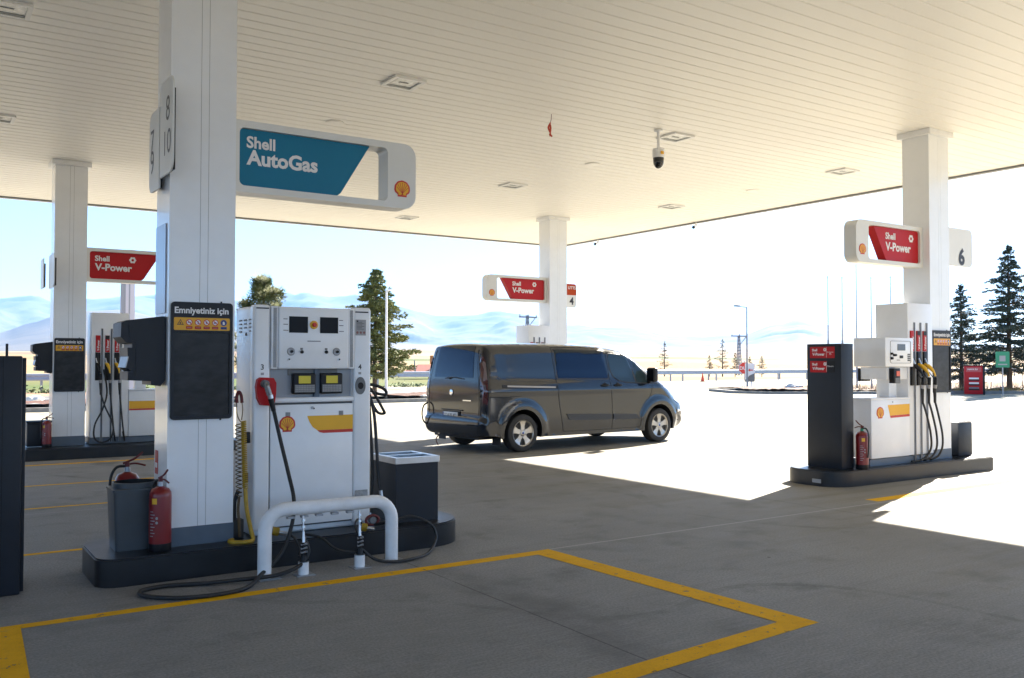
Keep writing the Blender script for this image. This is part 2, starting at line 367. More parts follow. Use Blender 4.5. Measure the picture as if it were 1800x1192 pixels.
c = mixc(nt, step(nt, f1, 0.4, 0.62), (0.055, 0.055, 0.06), (0.115, 0.11, 0.11)); c = mixc(nt, math_n(nt, 'MULTIPLY', step(nt, f2, 0.5, 0.65), 0.6), c, (0.05, 0.05, 0.045))
nt.links.new(c, b.inputs['Base Color']); b.inputs['Roughness'].default_value = 0.95

def lerp_tab(tab, x):
    if x <= tab[0][0]: return tab[0][1]
    for (a, va), (b_, vb) in zip(tab, tab[1:]):
        if x <= b_:
            t = (x - a) / (b_ - a); t = t * t * (3 - 2 * t); return va + (vb - va) * t
    return tab[-1][1]
def azpx(x): return math.degrees(YAW + math.atan((x - 900) / F_PX))
def angpx(y, x=900): return (635.4 - y) / F_PX * math.cos(math.atan((x - 900) / F_PX))
far_tab = [(-180, .05), (-60, .06), (-20, .065)] + [(azpx(x), angpx(y, x)) for x, y in ((0, 519), (50, 521), (95, 530), (150, 527), (235, 514), (330, 522), (430, 520), (500, 507), (560, 517), (620, 517), (700, 536), (780, 547), (860, 543), (940, 553), (1020, 566), (1100, 578), (1200, 592), (1300, 585), (1370, 563), (1410, 555), (1450, 566), (1520, 590), (1600, 604), (1800, 608))] + [(80, .02), (120, .02), (180, .05)]
near_tab = [(-60, .03), (-10, .028)] + [(azpx(x), angpx(y, x)) for x, y in ((0, 584), (45, 568), (95, 556), (150, 545), (210, 540), (300, 556), (420, 580), (520, 592), (660, 600), (800, 606), (950, 598), (1050, 606), (1200, 608), (1300, 604), (1400, 602), (1500, 607), (1800, 615))] + [(80, .01), (180, .01)]
def plain(r):
    if r < 62: return -0.05
    if r < 300: return -0.05 - 1.2 * min(1, (r - 62) / 40)
    return -1.25 + 42 * ((r - 300) / 3200) ** 1.3 if r < 3500 else 40.7 + (r - 3500) * 0.004
def polar(name, mats_, r0, r1, nr, a0, a1, na, hf, pw=1.0, kind='structure'):
    bm = bmesh.new(); rows = []
    for i in range(nr + 1):
        r = r0 + (r1 - r0) * (i / nr) ** pw; row = []
        for j in range(na + 1):
            a = a0 + (a1 - a0) * j / na; x = r * math.sin(R(a)); y = r * math.cos(R(a)); row.append(bm.verts.new((x, y, hf(r, a, x, y))))
        rows.append(row)
    for i in range(nr):
        for j in range(na):
            f = bm.faces.new((rows[i][j], rows[i + 1][j], rows[i + 1][j + 1], rows[i][j + 1])); f.smooth = True
    bmesh.ops.recalc_face_normals(bm, faces=bm.faces)
    me = bpy.data.meshes.new(name); bm.to_mesh(me); bm.free(); me.materials.append(mats_)
    if me.polygons[0].normal.z < 0: me.flip_normals()
    o = bpy.data.objects.new(name, me); COL.objects.link(o); tag(o, kind=kind); return o
def fh(x, y, s, o=4): return noise.fractal(Vector((x * s, y * s, 3.1)), 1.0, 2.1, o)
def ground_h(r, a, x, y):
    h = plain(r)
    if r > 500: h += fh(x, y, 0.0011) * 10 * min(1, (r - 500) / 2500)
    return h
polar('ground', FIELD, 0.01, 15000, 90, -180, 180, 240, ground_h, 3.0)
def rid(x, y, s): return 1 - abs(noise.noise(Vector((x * s, y * s, 1.7)))) * 2
def mount_h(r, a, x, y):
    ang = lerp_tab(far_tab, a); RR = 11500; pk = RR * ang
    t = (r - 6500) / (RR - 6500)
    if t < 0: return -30
    sh = t ** 1.25 if t < 1 else max(0, 1 - (t - 1) * 2)
    wx = fh(x, y, .0005, 3) * 900; u_ = R(a) * 11500 + wx; rg = rid(u_, r * .30 + 500, 1 / 1300) * 0.55 + rid(u_ + r * .25, r * .35, 1 / 520) * 0.30 + rid(u_ - r * .3, r * .5, 1 / 230) * 0.17 + rid(x, y, 1 / 140) * 0.07
    return 20 + pk * sh * (0.95 + 0.05 * min(1, max(0, rg))) - (1 - min(1, max(0, rg))) * pk * 0.62 * sh * (1 - 0.75 * sh if t < 1 else .2)
polar('mountains', ROCK, 6500, 13500, 110, -100, 150, 620, mount_h)
def near_h(r, a, x, y):
    ang = lerp_tab(near_tab, a); RR = 5600; t = (r - 3300) / (RR - 3300); sh = max(0, t) ** 1.4 if t < 1 else max(0, 1 - (t - 1) * 2.2)
    rg = rid(x, y, 1 / 900) * .6 + rid(x, y, 1 / 300) * .3 + rid(x, y, 1 / 120) * .1
    return 36 + (RR * ang - 36) * sh * (0.9 + 0.1 * rg) - 12 * (t < 0.02)
HILL = mat('foothill_scrub', (0.05, 0.048, 0.047), 0.95, 0, col2=(0.13, 0.11, 0.095), scale=0.003)
polar('hills', HILL, 3300, 6600, 60, -100, 150, 420, near_h)

def sheet(name, poly, z, m, kind='structure', label=None):
    mb = MB(); mb.face([(x, y, z) for x, y in poly], m); o = mb.build(name, recalc=False)
    if o.data.polygons[0].normal.z < 0: o.data.flip_normals()
    return tag(o, kind=kind)
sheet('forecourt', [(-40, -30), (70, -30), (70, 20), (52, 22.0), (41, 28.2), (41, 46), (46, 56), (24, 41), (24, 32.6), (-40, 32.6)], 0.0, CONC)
sheet('gravel_verge', [(-60, 32.0), (24.5, 32.0), (24.5, 41.5), (-60, 41.5)], -0.006, VERGE)
sheet('road', [(-300, 41), (300, 41), (300, 47.5), (-300, 47.5)], -0.002 - 0.008, ASPH)
sheet('road_edge_line', [(-300, 43.9), (40, 43.9), (40, 44.1), (-300, 44.1)], -0.004, WPAINT)
sheet('dirt_strip', [(-300, 47.5), (300, 47.5), (300, 55.5), (-300, 55.5)], -0.02, DIRT)
sheet('second_carriageway', [(24, 41.2), (62, 41.2), (90, 53), (90, 58), (24, 54.5)], -0.0005 - 0.004, CONC)
for i, (x0, x1, y0, y1, poly) in enumerate([
    (0, 0, 0, 0, [(0.492, 6.35), (4.50, 6.335), (4.70, 6.475), (0.492, 6.45)]),
    (0, 0, 0, 0, [(4.49, 6.34), (4.60, 3.86), (4.815, 3.725), (4.698, 6.478)]),
    (0, 0, 0, 0, [(1.0, 3.58), (1.0, 3.44), (4.82, 3.72), (4.60, 3.87)]),
    (0, 0, 0, 0, [(-0.2, 3.2), (0.44, 3.2), (0.60, 6.40), (-0.2, 6.4)])]):
    sheet('yellow_line', poly, 0.0015 + 0.0012 * (i % 2), YPAINT)
for (x0, x1, ya, yb) in ((0.2, 4.0, 16.02, 16.16), (0.2, 3.4, 13.42, 13.50), (0.2, 3.0, 11.36, 11.43), (0.3, 2.4, 8.68, 8.76), (9.55, 14.4, 6.52, 6.70)):
    sheet('yellow_line', [(x0, ya), (x1, ya + 0.01), (x1, yb + 0.01), (x0, yb)], 0.0015, YPAINT)
# mulch bed and its kerb (left/centre) and the planter island at the exit
def mulch(name, poly, z, label):
    t = thing(name, label, 'planting bed', (poly[0][0], poly[0][1], 0))
    mb = MB(); mb.prism(poly, lambda a, b_: Vector((a, b_, -0.05)), lambda a, b_: Vector((a, b_, 0.14)), KERB); mb.build('kerb', t)
    cx = sum(p[0] for p in poly) / len(poly); cy = sum(p[1] for p in poly) / len(poly)
    inn = []
    for (x, y) in poly:
        d = math.hypot(x - cx, y - cy); ny = 0.25 if y < cy else -0.25; nx = 0.25 if x < cx else -0.25; inn.append((x + nx, y + ny))
    x0, x1 = min(p[0] for p in inn), max(p[0] for p in inn); y0, y1 = min(p[1] for p in inn), max(p[1] for p in inn)
    bm = bmesh.new(); nx_ = max(2, min(260, int((x1 - x0) / 0.22))); ny_ = max(2, int((y1 - y0) / 0.22)); g = {}
    for i in range(nx_ + 1):
        for j in range(ny_ + 1):
            x = x0 + (x1 - x0) * i / nx_; y = y0 + (y1 - y0) * j / ny_
            if inside((x, y), inn): g[i, j] = bm.verts.new((x, y, 0.15 + z * (0.5 + 0.6 * noise.noise(Vector((x * .5, y * .5, 0)))) + random.uniform(0, 0.05)))
    for (i, j) in g:
        if all(k in g for k in ((i + 1, j), (i + 1, j + 1), (i, j + 1))):
            f = bm.faces.new((g[i, j], g[i + 1, j], g[i + 1, j + 1], g[i, j + 1]))
    mb2 = MB(); mb2.bm.free(); mb2.bm = bm; mb2.mats = [MULCH]; mb2.build('mulch', t); return t
mulch('mulch_bed', [(-14, 32.7), (23.5, 32.7), (23.5, 36.3), (-14, 36.3)], 0.16, 'long bed of dark red mulch behind a low kerb beyond the forecourt')
mulch('traffic_island', [(35.6, 32.7), (36.4, 31.0), (41.2, 28.2), (50, 24.5), (54, 27), (44, 33.4), (37.2, 36.0)], 0.14, 'kerbed traffic island of dark mulch with the exit sign on it')
# dry grass strip on the right
gm = bpy.data.materials.new('dry_grass'); gm.use_nodes = True; gm.node_tree.nodes['Principled BSDF'].inputs['Base Color'].default_value = (0.46, 0.33, 0.14, 1); gm.node_tree.nodes['Principled BSDF'].inputs['Roughness'].default_value = 0.9
mb = MB()
for k in range(9000):
    x = random.uniform(40.5, 75); yb = 28.6 - (x - 40.5) * 0.55; y = yb + 0.4 + abs(random.gauss(0, 2.2))
    h = random.uniform(0.12, 0.42) * (1 if random.random() < .8 else 1.5); a = random.uniform(0, 6.28); l = random.uniform(0, .25); ww = 0.03
    mb.face([(x - ww * math.cos(a), y - ww * math.sin(a), 0), (x + ww * math.cos(a), y + ww * math.sin(a), 0), (x + l * math.sin(a), y + l * math.cos(a), h)], gm)
tag(mb.build('grass', recalc=False), kind='stuff')
mb = MB(); mb.prism([(40.9, 28.3), (75, 9.6), (75.1, 9.85), (41.0, 28.55)], lambda a, b_: Vector((a, b_, 0)), lambda a, b_: Vector((a, b_, 0.14)), KERB); tag(mb.build('kerb'), 'low dark kerb in front of the dry grass and the two tall firs', 'kerb')
# low scrub of the median on the left
sm = mat('scrub_leaf', (0.07, 0.10, 0.03), 0.8, 0, 0.3, 2)
mb = MB()
for k in range(2600):
    c_ = random.choice([(4.0, 52.2), (6.5, 52.6), (9.3, 52.3), (12, 52.5), (16, 52.4), (20, 52.6), (27, 52.6), (31, 52.4), (-2, 52.4)]); p = Vector((c_[0] + random.gauss(0, .7), c_[1] + random.gauss(0, .3), abs(random.gauss(0.0, .12)))); d = Vector((random.gauss(0, 1), random.gauss(0, 1), random.gauss(0, 1))).normalized() * .09; e = d.orthogonal().normalized() * .05
    mb.face([p - d, p + e, p + d, p - e], sm)
tag(mb.build('scrub', recalc=False), kind='stuff')

# haze
hz = MB(); hz.box(-16500, 16500, -16500, 16500, -60, 1350, BLACK); hazeo = hz.build('haze'); hazeo.data.materials.clear()
hm = bpy.data.materials.new('haze_air'); hm.use_nodes = True; nt = hm.node_tree; nt.nodes.clear()
pv = nt.nodes.new('ShaderNodeVolumePrincipled'); pv.inputs['Color'].default_value = (0.22, 0.50, 0.97, 1); pv.inputs['Density'].default_value = 5e-5; pv.inputs['Anisotropy'].default_value = 0.0
mo = nt.nodes.new('ShaderNodeOutputMaterial'); nt.links.new(pv.outputs[0], mo.inputs['Volume']); hazeo.data.materials.append(hm); tag(hazeo, kind='stuff')

# ================================================================== CANOPY
ZC = 5.13; CX0, CX1, CY0, CY1 = -15.0, 16.34, -7.0, 21.86
cn = thing('canopy', 'huge white flat canopy with slatted soffit sheltering the fuel pumps', 'canopy', (CX0, CY0, ZC))
mb = MB(); sl = 0.2155; y = 10.39 - sl * 90
n_ = 0; ys = []
while y < CY1 - 0.06:
    if y > CY0 + 0.05: ys.append(y)
    y += sl
P_ = []
for y in ys: P_ += [(y, ZC + 0.005), (y + 0.004, ZC - 0.003), (y + .02, ZC - .0045), (y + sl * .5, ZC - 0.003), (y + sl - 0.02, ZC), (y + sl - 0.006, ZC + 0.002), (y + sl - 0.005, ZC + 0.005)]
i_ = mb.mi(SOFF); xa, xb = CX0 + 0.06, CX1 - 0.06
A = [mb.bm.verts.new((xa, p[0], p[1])) for p in P_]; B = [mb.bm.verts.new((xb, p[0], p[1])) for p in P_]
for k in range(len(P_) - 1):
    f = mb.bm.faces.new((A[k], B[k], B[k + 1], A[k + 1])); f.material_index = i_
mb.build('soffit', cn, recalc=False)
mb = MB(); tz = ZC - 0.05
for (a, b_, c_, d_) in ((CX0, CX1, CY0, CY0 + .06), (CX0, CX1, CY1 - .06, CY1), (CX0, CX0 + .06, CY0 + .06, CY1 - .06), (CX1 - .06, CX1, CY0 + .06, CY1 - .06)):
    mb.box(a, b_, c_, d_, ZC - 0.045, ZC + 0.95, WHITE2)
mb.build('fascia', cn)
mb = MB(); mb.box(CX0 + .06, CX1 - .06, CY0 + .06, CY1 - .06, ZC + .55, ZC + .65, STEELG); mb.build('roof', cn)
# edge trims just inside the fascia
mb = MB()
for (a, b_, c_, d_) in ((CX0 + .06, CX1 - .06, CY1 - .10, CY1 - .062), (CX1 - .10, CX1 - .062, CY0 + .06, CY1 - .11)):
    mb.box(a, b_, c_, d_, ZC - 0.03, ZC - 0.008, GREYP)
mb.build('edge_trim', cn)
# ceiling lights
FIX = mat('light_housing', (0.75, 0.75, 0.74), 0.4); DIF = mat('prismatic_diffuser', (0.62, 0.63, 0.61), 0.12, 0, 0.25, 14, 0.2); REFL = mat('dark_reflector', (0.25, 0.26, 0.26), 0.3, 0.3)
def make_light(name, label, x, y):
    t = thing(name, label, 'ceiling light', (x, y, ZC - 0.01), 'square light fittings set in the canopy soffit')
    mb = MB(); h = 0.215
    mb.prism(rrect(x - h, x + h, y - h, y + h, 0.01, 2), lambda a, b_: Vector((a, b_, ZC - 0.004)), lambda a, b_: Vector((a, b_, ZC - 0.03)), FIX, holes=[rrect(x - .17, x + .17, y - .17, y + .17, .01, 2)])
    mb.build('frame', t)
    mb = MB(); mb.box(x - .1695, x + .1695, y - .1695, y + .1695, ZC - 0.014, ZC - 0.008, DIF)
    mb.box(x - .1695, x - .13, y - .1695, y + .1695, ZC - 0.02, ZC - 0.015, REFL); mb.box(x - .129, x + .1695, y + .13, y + .1695, ZC - 0.02, ZC - 0.015, REFL); mb.box(x - .06, x + .06, y - .02, y + .02, ZC - 0.022, ZC - 0.015, REFL)
    mb.build('diffuser', t); return t
lt = make_light('ceiling_light', 'square ceiling light above and beyond the teal sign, largest one fully in view', 5.07, 10.05)
for (x, y, lab) in ((0.75, 10.08, 'square ceiling light cut off by the top left corner of the photo'), (1.0, 14.72, 'square ceiling light at the left edge of the photo above the far left column'),
                    (9.80, 10.16, 'square ceiling light just right of the hanging dome camera'), (9.85, 14.75, 'small square ceiling light left of the far column top, darkest of them'),
                    (14.1, 10.3, 'square ceiling light close left of the right column cap'), (14.15, 14.8, 'thin far square ceiling light between the dome camera and the right column'),
                    (9.95, 19.5, 'thin square ceiling light at the canopy rim left of the far column'), (5.2, 14.75, 'square ceiling light beyond the round vent, behind the teal sign'), (5.2, 19.5, 'square ceiling light near the canopy rim behind the teal sign'), (0.95, 19.5, 'thin square ceiling light by the canopy rim at the far left')):
    c = dupe(lt); c.location = (x, y, ZC - 0.01); c['label'] = lab
for (x, y, lab) in ((5.1, 12.3, 'round white soffit cap just above the teal sign'), (9.96, 12.4, 'round white soffit cap left of the dome camera'), (14.2, 12.5, 'round white soffit cap above the small red fuel sign on the right column')):
    mb = MB(); mb.lathe((x, y, ZC - 0.005), [(0.13, 0), (0.13, -0.008), (0.115, -0.014), (0.06, -0.016), (0.0, -0.016)], SOFF, 24)
    tag(mb.build('ceiling_cap', cn), lab)
# dome camera
t = thing('dome_camera', 'white dome security camera with black ball hanging from the canopy', 'camera', (9.3, 10.0, ZC))
mb = MB(); mb.lathe((9.3, 10.0, ZC - 0.008), [(0.065, 0), (0.065, -0.02), (0.03, -0.03), (0.022, -0.04), (0.022, -0.27), (0.03, -0.28)], WHITE2, 20); mb.build('pole', t)
mb = MB(); mb.lathe((9.3, 10.0, 4.85), [(0.03, 0.0), (0.085, -0.01), (0.092, -0.03), (0.092, -0.12), (0.085, -0.15)], WHITE2, 28); mb.box(9.26, 9.315, 9.899, 9.907, 4.74, 4.785, YEL); mb.build('housing', t)
mb = MB(); mb.lathe((9.3, 10.0, 4.70), [(0.083, 0)] + [(0.08 * math.cos(R(k * 10)), -0.05 - 0.11 * math.sin(R(k * 10))) for k in range(0, 10)], mat('dome_black', (0.01, 0.01, 0.012), 0.12, coat=.5), 28); mb.build('dome', t)
for (x, y, lab) in ((16.22, 19.95, 'tiny bullet camera at the canopy edge nearest the far column'), (16.22, 16.1, 'tiny bullet camera at the canopy edge right of the dome camera')):
    t = thing('bullet_camera', lab, 'camera', (x, y, ZC), 'bullet cameras on the canopy edge')
    mb = MB(); mb.cyl((x, y, ZC - 0.03), (x, y, ZC - .12), .02, .02, WHITE2, 10); mb.cyl((x + .05, y + .02, ZC - .10), (x - .14, y - .06, ZC - .16), .04, .04, WHITE2, 14); mb.build('body', t)
    mb = MB(); mb.cyl((x - .142, y - .061, ZC - .161), (x - .16, y - .068, ZC - .166), .036, .036, BLACK, 14); mb.build('lens', t)
# red ribbon
t = thing('hanging_ribbon', 'small red ribbon dangling on a thread from the soffit', 'ribbon', (7.46, 10.2, ZC))
mb = MB(); mb.tube([(7.46, 10.2, ZC), (7.455, 10.2, 5.05), (7.44, 10.2, 5.0)], 0.004, REDT, 5); mb.build('thread', t)
mb = MB()
for k in range(5):
    o_ = random.uniform(-.012, .012); mb.tube([(7.44, 10.2 + o_, 5.0), (7.425 + o_ * 2, 10.2 - o_, 4.93), (7.44 + o_, 10.2 + o_, 4.85), (7.445 + o_ * 3, 10.2, 4.80 + random.uniform(0, .04))], 0.009, mat('ribbon_red', (0.5, 0.05, 0.02), 0.5), 6)
mb.build('ribbon', t)

# ================================================================== ISLANDS + COLUMNS
CW, CD = 0.515, 0.432
C0, C1, C9, C6 = (2.05, 17.27), (1.677, 7.346), (12.68, 17.41), (12.58, 7.70)
def island(x0, x1, y0, y1, z, rs, label):
    t = thing('pump_island', label, 'pump island', ((x0 + x1) / 2, (y0 + y1) / 2, 0), 'raised kerbs carrying the fuel pumps')
    pl = rrect(x0, x1, y0, y1, 0.2, 10, rs)
    mb = MB(); mb.prism(pl, lambda a, b_: Vector((a, b_, -0.02)), lambda a, b_: Vector((a, b_, z - 0.012)), ISLE, smooth=True)
    cx, cy = (x0 + x1) / 2, (y0 + y1) / 2
    sh = [(cx + (a - cx) * (1 - 0.012 / (x1 - x0) * 2), cy + (b_ - cy) * (1 - 0.012 / (y1 - y0) * 2)) for a, b_ in pl]
    mb.prism(sh, lambda a, b_: Vector((a, b_, z - 0.011)), lambda a, b_: Vector((a, b_, z)), ISLE, smooth=True)
    mb.build('kerb', t); return t
island(1.15, 4.30, 7.10, 8.02, 0.205, (0.16, 0.42, 0.42, 0.25), 'dark steel island in the left foreground under the teal signed pump')
t6 = island(10.05, 13.86, 7.46, 8.40, 0.205, (0.34, 0.05, 0.05, 0.34), 'dark steel island on the right under the pump of column six')
mb = MB(); mb.box(10.15, 10.28, 7.61, 7.63, 0.02, 0.075, LGREY); 
mb.bm.free()
island(1.2, 5.2, 16.75, 17.95, 0.19, (0.2, 0.4, 0.4, 0.2), 'dark steel island at the far left beyond the parking stripes')
island(10.2, 14.0, 17.15, 18.1, 0.205, (0.34, 0.3, 0.3, 0.34), 'dark steel island behind the grey van')
def column(c, label, z0=0.2):
    x, y = c
    t = thing('canopy_column', label, 'column', (x + CW / 2, y + CD / 2, z0), 'white square columns holding the canopy')
    mb = MB(); g = 0.003
    zb = z0 + 0.15
    # four clad faces made of panels with fine joints
    for (a0, a1) in ((x, x + .235), (x + .238, x + .297), (x + .300, x + CW)):
        mb.box(a0, a1, y, y + CD, zb, ZC - .02, WHITE)
    mb.box(x + .01, x + CW - .01, y + .004, y + CD - .004, zb, ZC - .02, GREYP)
    mb.build('shaft', t)
    mb = MB(); mb.box(x - 0.004, x + CW + 0.004, y - 0.004, y + CD + 0.004, z0 - .01, zb + .001, SKIRT); mb.build('skirting', t)
    mb = MB(); mb.box(x - 0.055, x + CW + 0.055, y - 0.055, y + CD + 0.055, ZC - .09, ZC - 0.003, WHITE2, 0.006); mb.build('cap', t)
    return t
column(C1, 'nearest white column in the left foreground carrying the teal sign')
column(C0, 'white column at the far left carrying a red fuel sign'); column(C9, 'white column rising behind the grey van'); column(C6, 'white column on the right carrying the number six board')

# ================================================================== SIGNS ON COLUMNS
def ring_sym(mb, cx, cz, r, pf, col):
    mb.prism([(cx + r * (1 + .10 * math.cos(6 * a)) * math.cos(a), cz + r * (1 + .10 * math.cos(6 * a)) * math.sin(a)) for a in [2 * math.pi * k / 36 for k in range(36)]], pf(.0), pf(.002), TXT, holes=[[(cx + r * .42 * math.cos(2 * math.pi * k / 16), cz + r * .42 * math.sin(2 * math.pi * k / 16)) for k in range(16)]])
def arm_sign(c, side, lab, face, kind, y0, L=1.70, name='product_sign'):
    """side +1: sign grows to the right (+X) of the column, -1 to the left."""
    xc = c[0] + CW if side > 0 else c[0]
    yf = c[1] + y0; yb = yf + 0.20; z0, z1 = 3.055, 3.655
    t = thing(name, lab, 'sign', (xc, (yf + yb) / 2, (z0 + z1) / 2), 'sign frames reaching out from the columns')
    def mx(a): return xc + side * a
    def poly(p): 
        q = [(mx(a), z) for a, z in p]
        return q if side > 0 else q[::-1]
    rs = (0.0, 0.12, 0.12, 0.0)
    outer = poly(rrect(0.002, L, z0, z1, 0.1, 8, rs)); hole = poly(rrect(0.062, L - 0.285, z0 + .055, z1 - .06, 0.045, 5))
    mb = MB(); mb.prism(outer, XZ(yb), XZ(yf), SIGNW, holes=[hole]); mb.build('sign_frame', t)
    mb = MB()
    h0, h1, zz0, zz1 = 0.064, L - .287, z0 + .057, z1 - .062; r = 0.043; pts = []
    for k in range(6): a = R(180 + 18 * k); pts.append((h0 + r + r * math.cos(a), zz0 + r + r * math.sin(a)))
    bx = h1 - .43; pts += [(bx - .07, zz0), (bx - .04, zz0 + .006), (bx - .01, zz0 + .03), (h1 - .165, zz1)]
    for k in range(6): a = R(90 + 18 * k); pts.append((h0 + r + r * math.cos(a), zz1 - r + r * math.sin(a)))
    mb.prism(poly(pts), XZ(yb - .04), XZ(yf + .035), face)
    p = mb.build('sign_panel', t)
    mb = MB(); pf = lambda d: XZ(yf + .034 - d)
    w_ = h1 - h0
    if kind == 'auto':
        text(mb, 'Shell', mx(.13), 3.44, pf(.002), TXT, width=.245, bold=.03); mb.build('brand_word', p); mb = MB(); text(mb, 'AutoGas', mx(.13), 3.30, pf(.002), TXT, width=.625, bold=.035)
    else:
        lx = mx(.15) if side > 0 else mx(h1 - .44)
        text(mb, 'Shell', lx, 3.43, pf(.002), TXT, width=.24, bold=.03); mb.build('brand_word', p); mb = MB(); ring_sym(mb, lx + .63, 3.475, .055, pf, TXT)
        mb.build('flower_symbol', p); mb = MB(); text(mb, 'V-Power', lx, 3.265, pf(.002), TXT, width=.62, bold=.035)
    mb.build('product_word', p)
    logo(t, mx(L - .14), 3.235, .078, FY(yf), 0.0)
    # far side of the frame has the same panel
    return t
arm_sign(C1, 1, 'large teal AutoGas sign reaching right from the nearest column', TEAL, 'auto', 0.11)
arm_sign(C0, 1, 'red V-Power sign partly hidden behind the nearest column', RED, 'v', 0.11)
arm_sign(C9, -1, 'red V-Power sign reaching left from the column behind the van', RED, 'v', 0.11)
arm_sign(C6, -1, 'red V-Power sign reaching left from the right column', RED, 'v', 0.11, 1.60)
# number boards
t = thing('number_board', 'cream board with a large black 6 on the right column', 'number board', (C6[0] + CW, 7.9, 3.45), 'lane number boards on the columns')
mb = MB(); mb.prism(rrect(C6[0] + CW, 14.07, 3.15, 3.745, .1, 8, (0, .09, .09, 0)), XZ(7.95), XZ(7.89), SIGNW); bb = mb.build('board', t)
mb = MB(); text(mb, '6', 13.76, 3.185, XZ(7.886), DTXT, height=.25, bold=.04, align='c'); mb.build('number', t)
t = thing('number_board', 'small board with orange UTTS field and black 4 behind the van', 'number board', (13.2, 17.6, 3.25), 'lane number boards on the columns')
mb = MB(); mb.prism(rrect(C9[0] + CW, 13.63, 2.975, 3.55, .08, 8, (0, .07, .07, 0)), XZ(17.67), XZ(17.60), SIGNW); mb.build('board', t)
mb = MB(); mb.prism(rrect(13.335, 13.628, 3.275, 3.548, .08, 6, (0, 0, .07, 0)), XZ(17.599), XZ(17.594), mat('orange_field', (.42, .055, .01), .6, spec=.2)); text(mb, 'UTTS', 13.37, 3.42, XZ(17.59), TXT, width=.235, bold=.02); mb.build('orange_field', t)
mb = MB(); text(mb, '4', 13.48, 3.045, XZ(17.595), DTXT, height=.18, bold=.03, align='c'); mb.build('number', t)
def side_board(x, ya, yb, z0, z1, nums, lab, flip, ty):
    t = thing('number_board', lab, 'number board', (x, (ya + yb) / 2, (z0 + z1) / 2), 'lane number boards on the columns')
    a0, a1 = -yb, -ya; rs = (0, .1, .1, 0) if not flip else (.1, 0, 0, .1)
    mb = MB(); mb.prism(rrect(a0, a1, z0, z1, .1, 8, rs), YZ(x + .014), YZ(x), SIGNW); mb.build('board', t)
    if nums:
        for s_, z in zip(nums, (z1 - .33, z0 + .15)): mb = MB(); text(mb, s_, -ty, z, YZ(x - .002), GREYT, height=.20, bold=.0, align='c'); mb.build('number', t)
    mb = MB(); yy = yb if not flip else ya
    mb.box(x + .0145, x + .05, ya + .12, yb - .12, z0 + .03, z1 - .08, BLACK); mb.build('bracket', t); return t
side_board(1.625, 7.05, 7.46, 3.09, 3.83, ('8', '10'), 'tall board numbered 8 and 10 on the nearest column', False, 7.20)
side_board(1.625, 7.49, 7.84, 3.02, 3.67, ('7', '9'), 'tall board numbered 7 and 9 behind the one with 8 and 10', True, 7.72)
side_board(1.97, 16.6, 17.25, 2.88, 3.45, None, 'pale side board facing the road on the far left column', False, 17)
side_board(1.90, 17.4, 17.8, 2.90, 3.42, None, 'second pale side board on the far left column, further back', True, 17.6)
mb = MB(); mb.prism(rrect(-7.76, -7.43, 2.03, 2.74, .01, 2), YZ(1.674), YZ(1.668), mat('notice_blue_grey', (0.42, 0.47, 0.60), 0.25)); tag(mb.build('notice_plate'), 'pale blue notice plate on the left face of the nearest column', 'notice')
for (px_, zz) in ((13.52, 0),): pass

# ---- safety posters
GRIME = mat('poster_window', (0.018, 0.019, 0.022), 0.3, 0, 0.8, 5, 0.02, stretch=(1, 1, 2), spec=.25)
def pictos(mb, x0, z, w_, pf):
    s = w_ / 6.3
    for k in range(6):
        cx = x0 + s * (k + .65)
        circ = [(cx + .37 * s * math.cos(2 * math.pi * i / 24), z + .05 * s + .37 * s * math.sin(2 * math.pi * i / 24)) for i in range(24)]; ins = [(cx + .28 * s * math.cos(2 * math.pi * i / 24), z + .05 * s + .28 * s * math.sin(2 * math.pi * i / 24)) for i in range(24)]
        if k == 0:
            mb.prism([(cx - .38 * s, z - .28 * s), (cx + .38 * s, z - .28 * s), (cx, z + .40 * s)], pf(0), pf(.001), DTXT, holes=[[(cx - .27 * s, z - .215 * s), (cx + .27 * s, z - .215 * s), (cx, z + .27 * s)]])
            mb.prism([(cx - .07 * s, z - .17 * s), (cx + .09 * s, z - .17 * s), (cx + .05 * s, z + .0 * s), (cx, z + .12 * s), (cx - .08 * s, z - .03 * s)], pf(0), pf(.001), DTXT)
        elif k < 5:
            mb.prism(circ, pf(0), pf(.001), REDLOGO); mb.prism(ins, pf(.001), pf(.0015), TXT)
            sh = [[(-.16, -.06), (.16, -.06), (.16, .04), (-.16, .04)], [(-.05, -.18), (.08, -.18), (.04, .18), (-.04, .18)], [(-.1, -.14), (.1, -.14), (.06, .16), (-.12, .1)], [(-.18, -.1), (.18, -.1), (.1, .08), (-.12, .06)]][k - 1]
            mb.prism([(cx + a * s, z + .05 * s + b_ * s) for a, b_ in sh], pf(.0016), pf(.002), BLUE)
            mb.prism([(cx - .22 * s, z + .23 * s), (cx + .19 * s, z - .18 * s), (cx + .25 * s, z - .12 * s), (cx - .16 * s, z + .29 * s)], pf(.0021), pf(.0025), REDLOGO)
            mb.prism(rrect(cx - .36 * s, cx + .36 * s, z - .72 * s, z - .42 * s, .02 * s, 2), pf(0), pf(.001), RED)
            mb.prism(rrect(cx - .26 * s, cx + .26 * s, z - .60 * s, z - .55 * s, .001, 1), pf(.001), pf(.0015), LGREY)
        else:
            mb.prism(circ, pf(0), pf(.001), BLUE); mb.prism([(cx - .12 * s, z - .18 * s), (cx + .12 * s, z - .18 * s), (cx + .14 * s, z + .05 * s), (cx, z + .22 * s), (cx - .13 * s, z + .14 * s)], pf(.001), pf(.0015), TXT)
            mb.prism(rrect(cx - .36 * s, cx + .36 * s, z - .72 * s, z - .42 * s, .02 * s, 2), pf(0), pf(.001), BLUE)
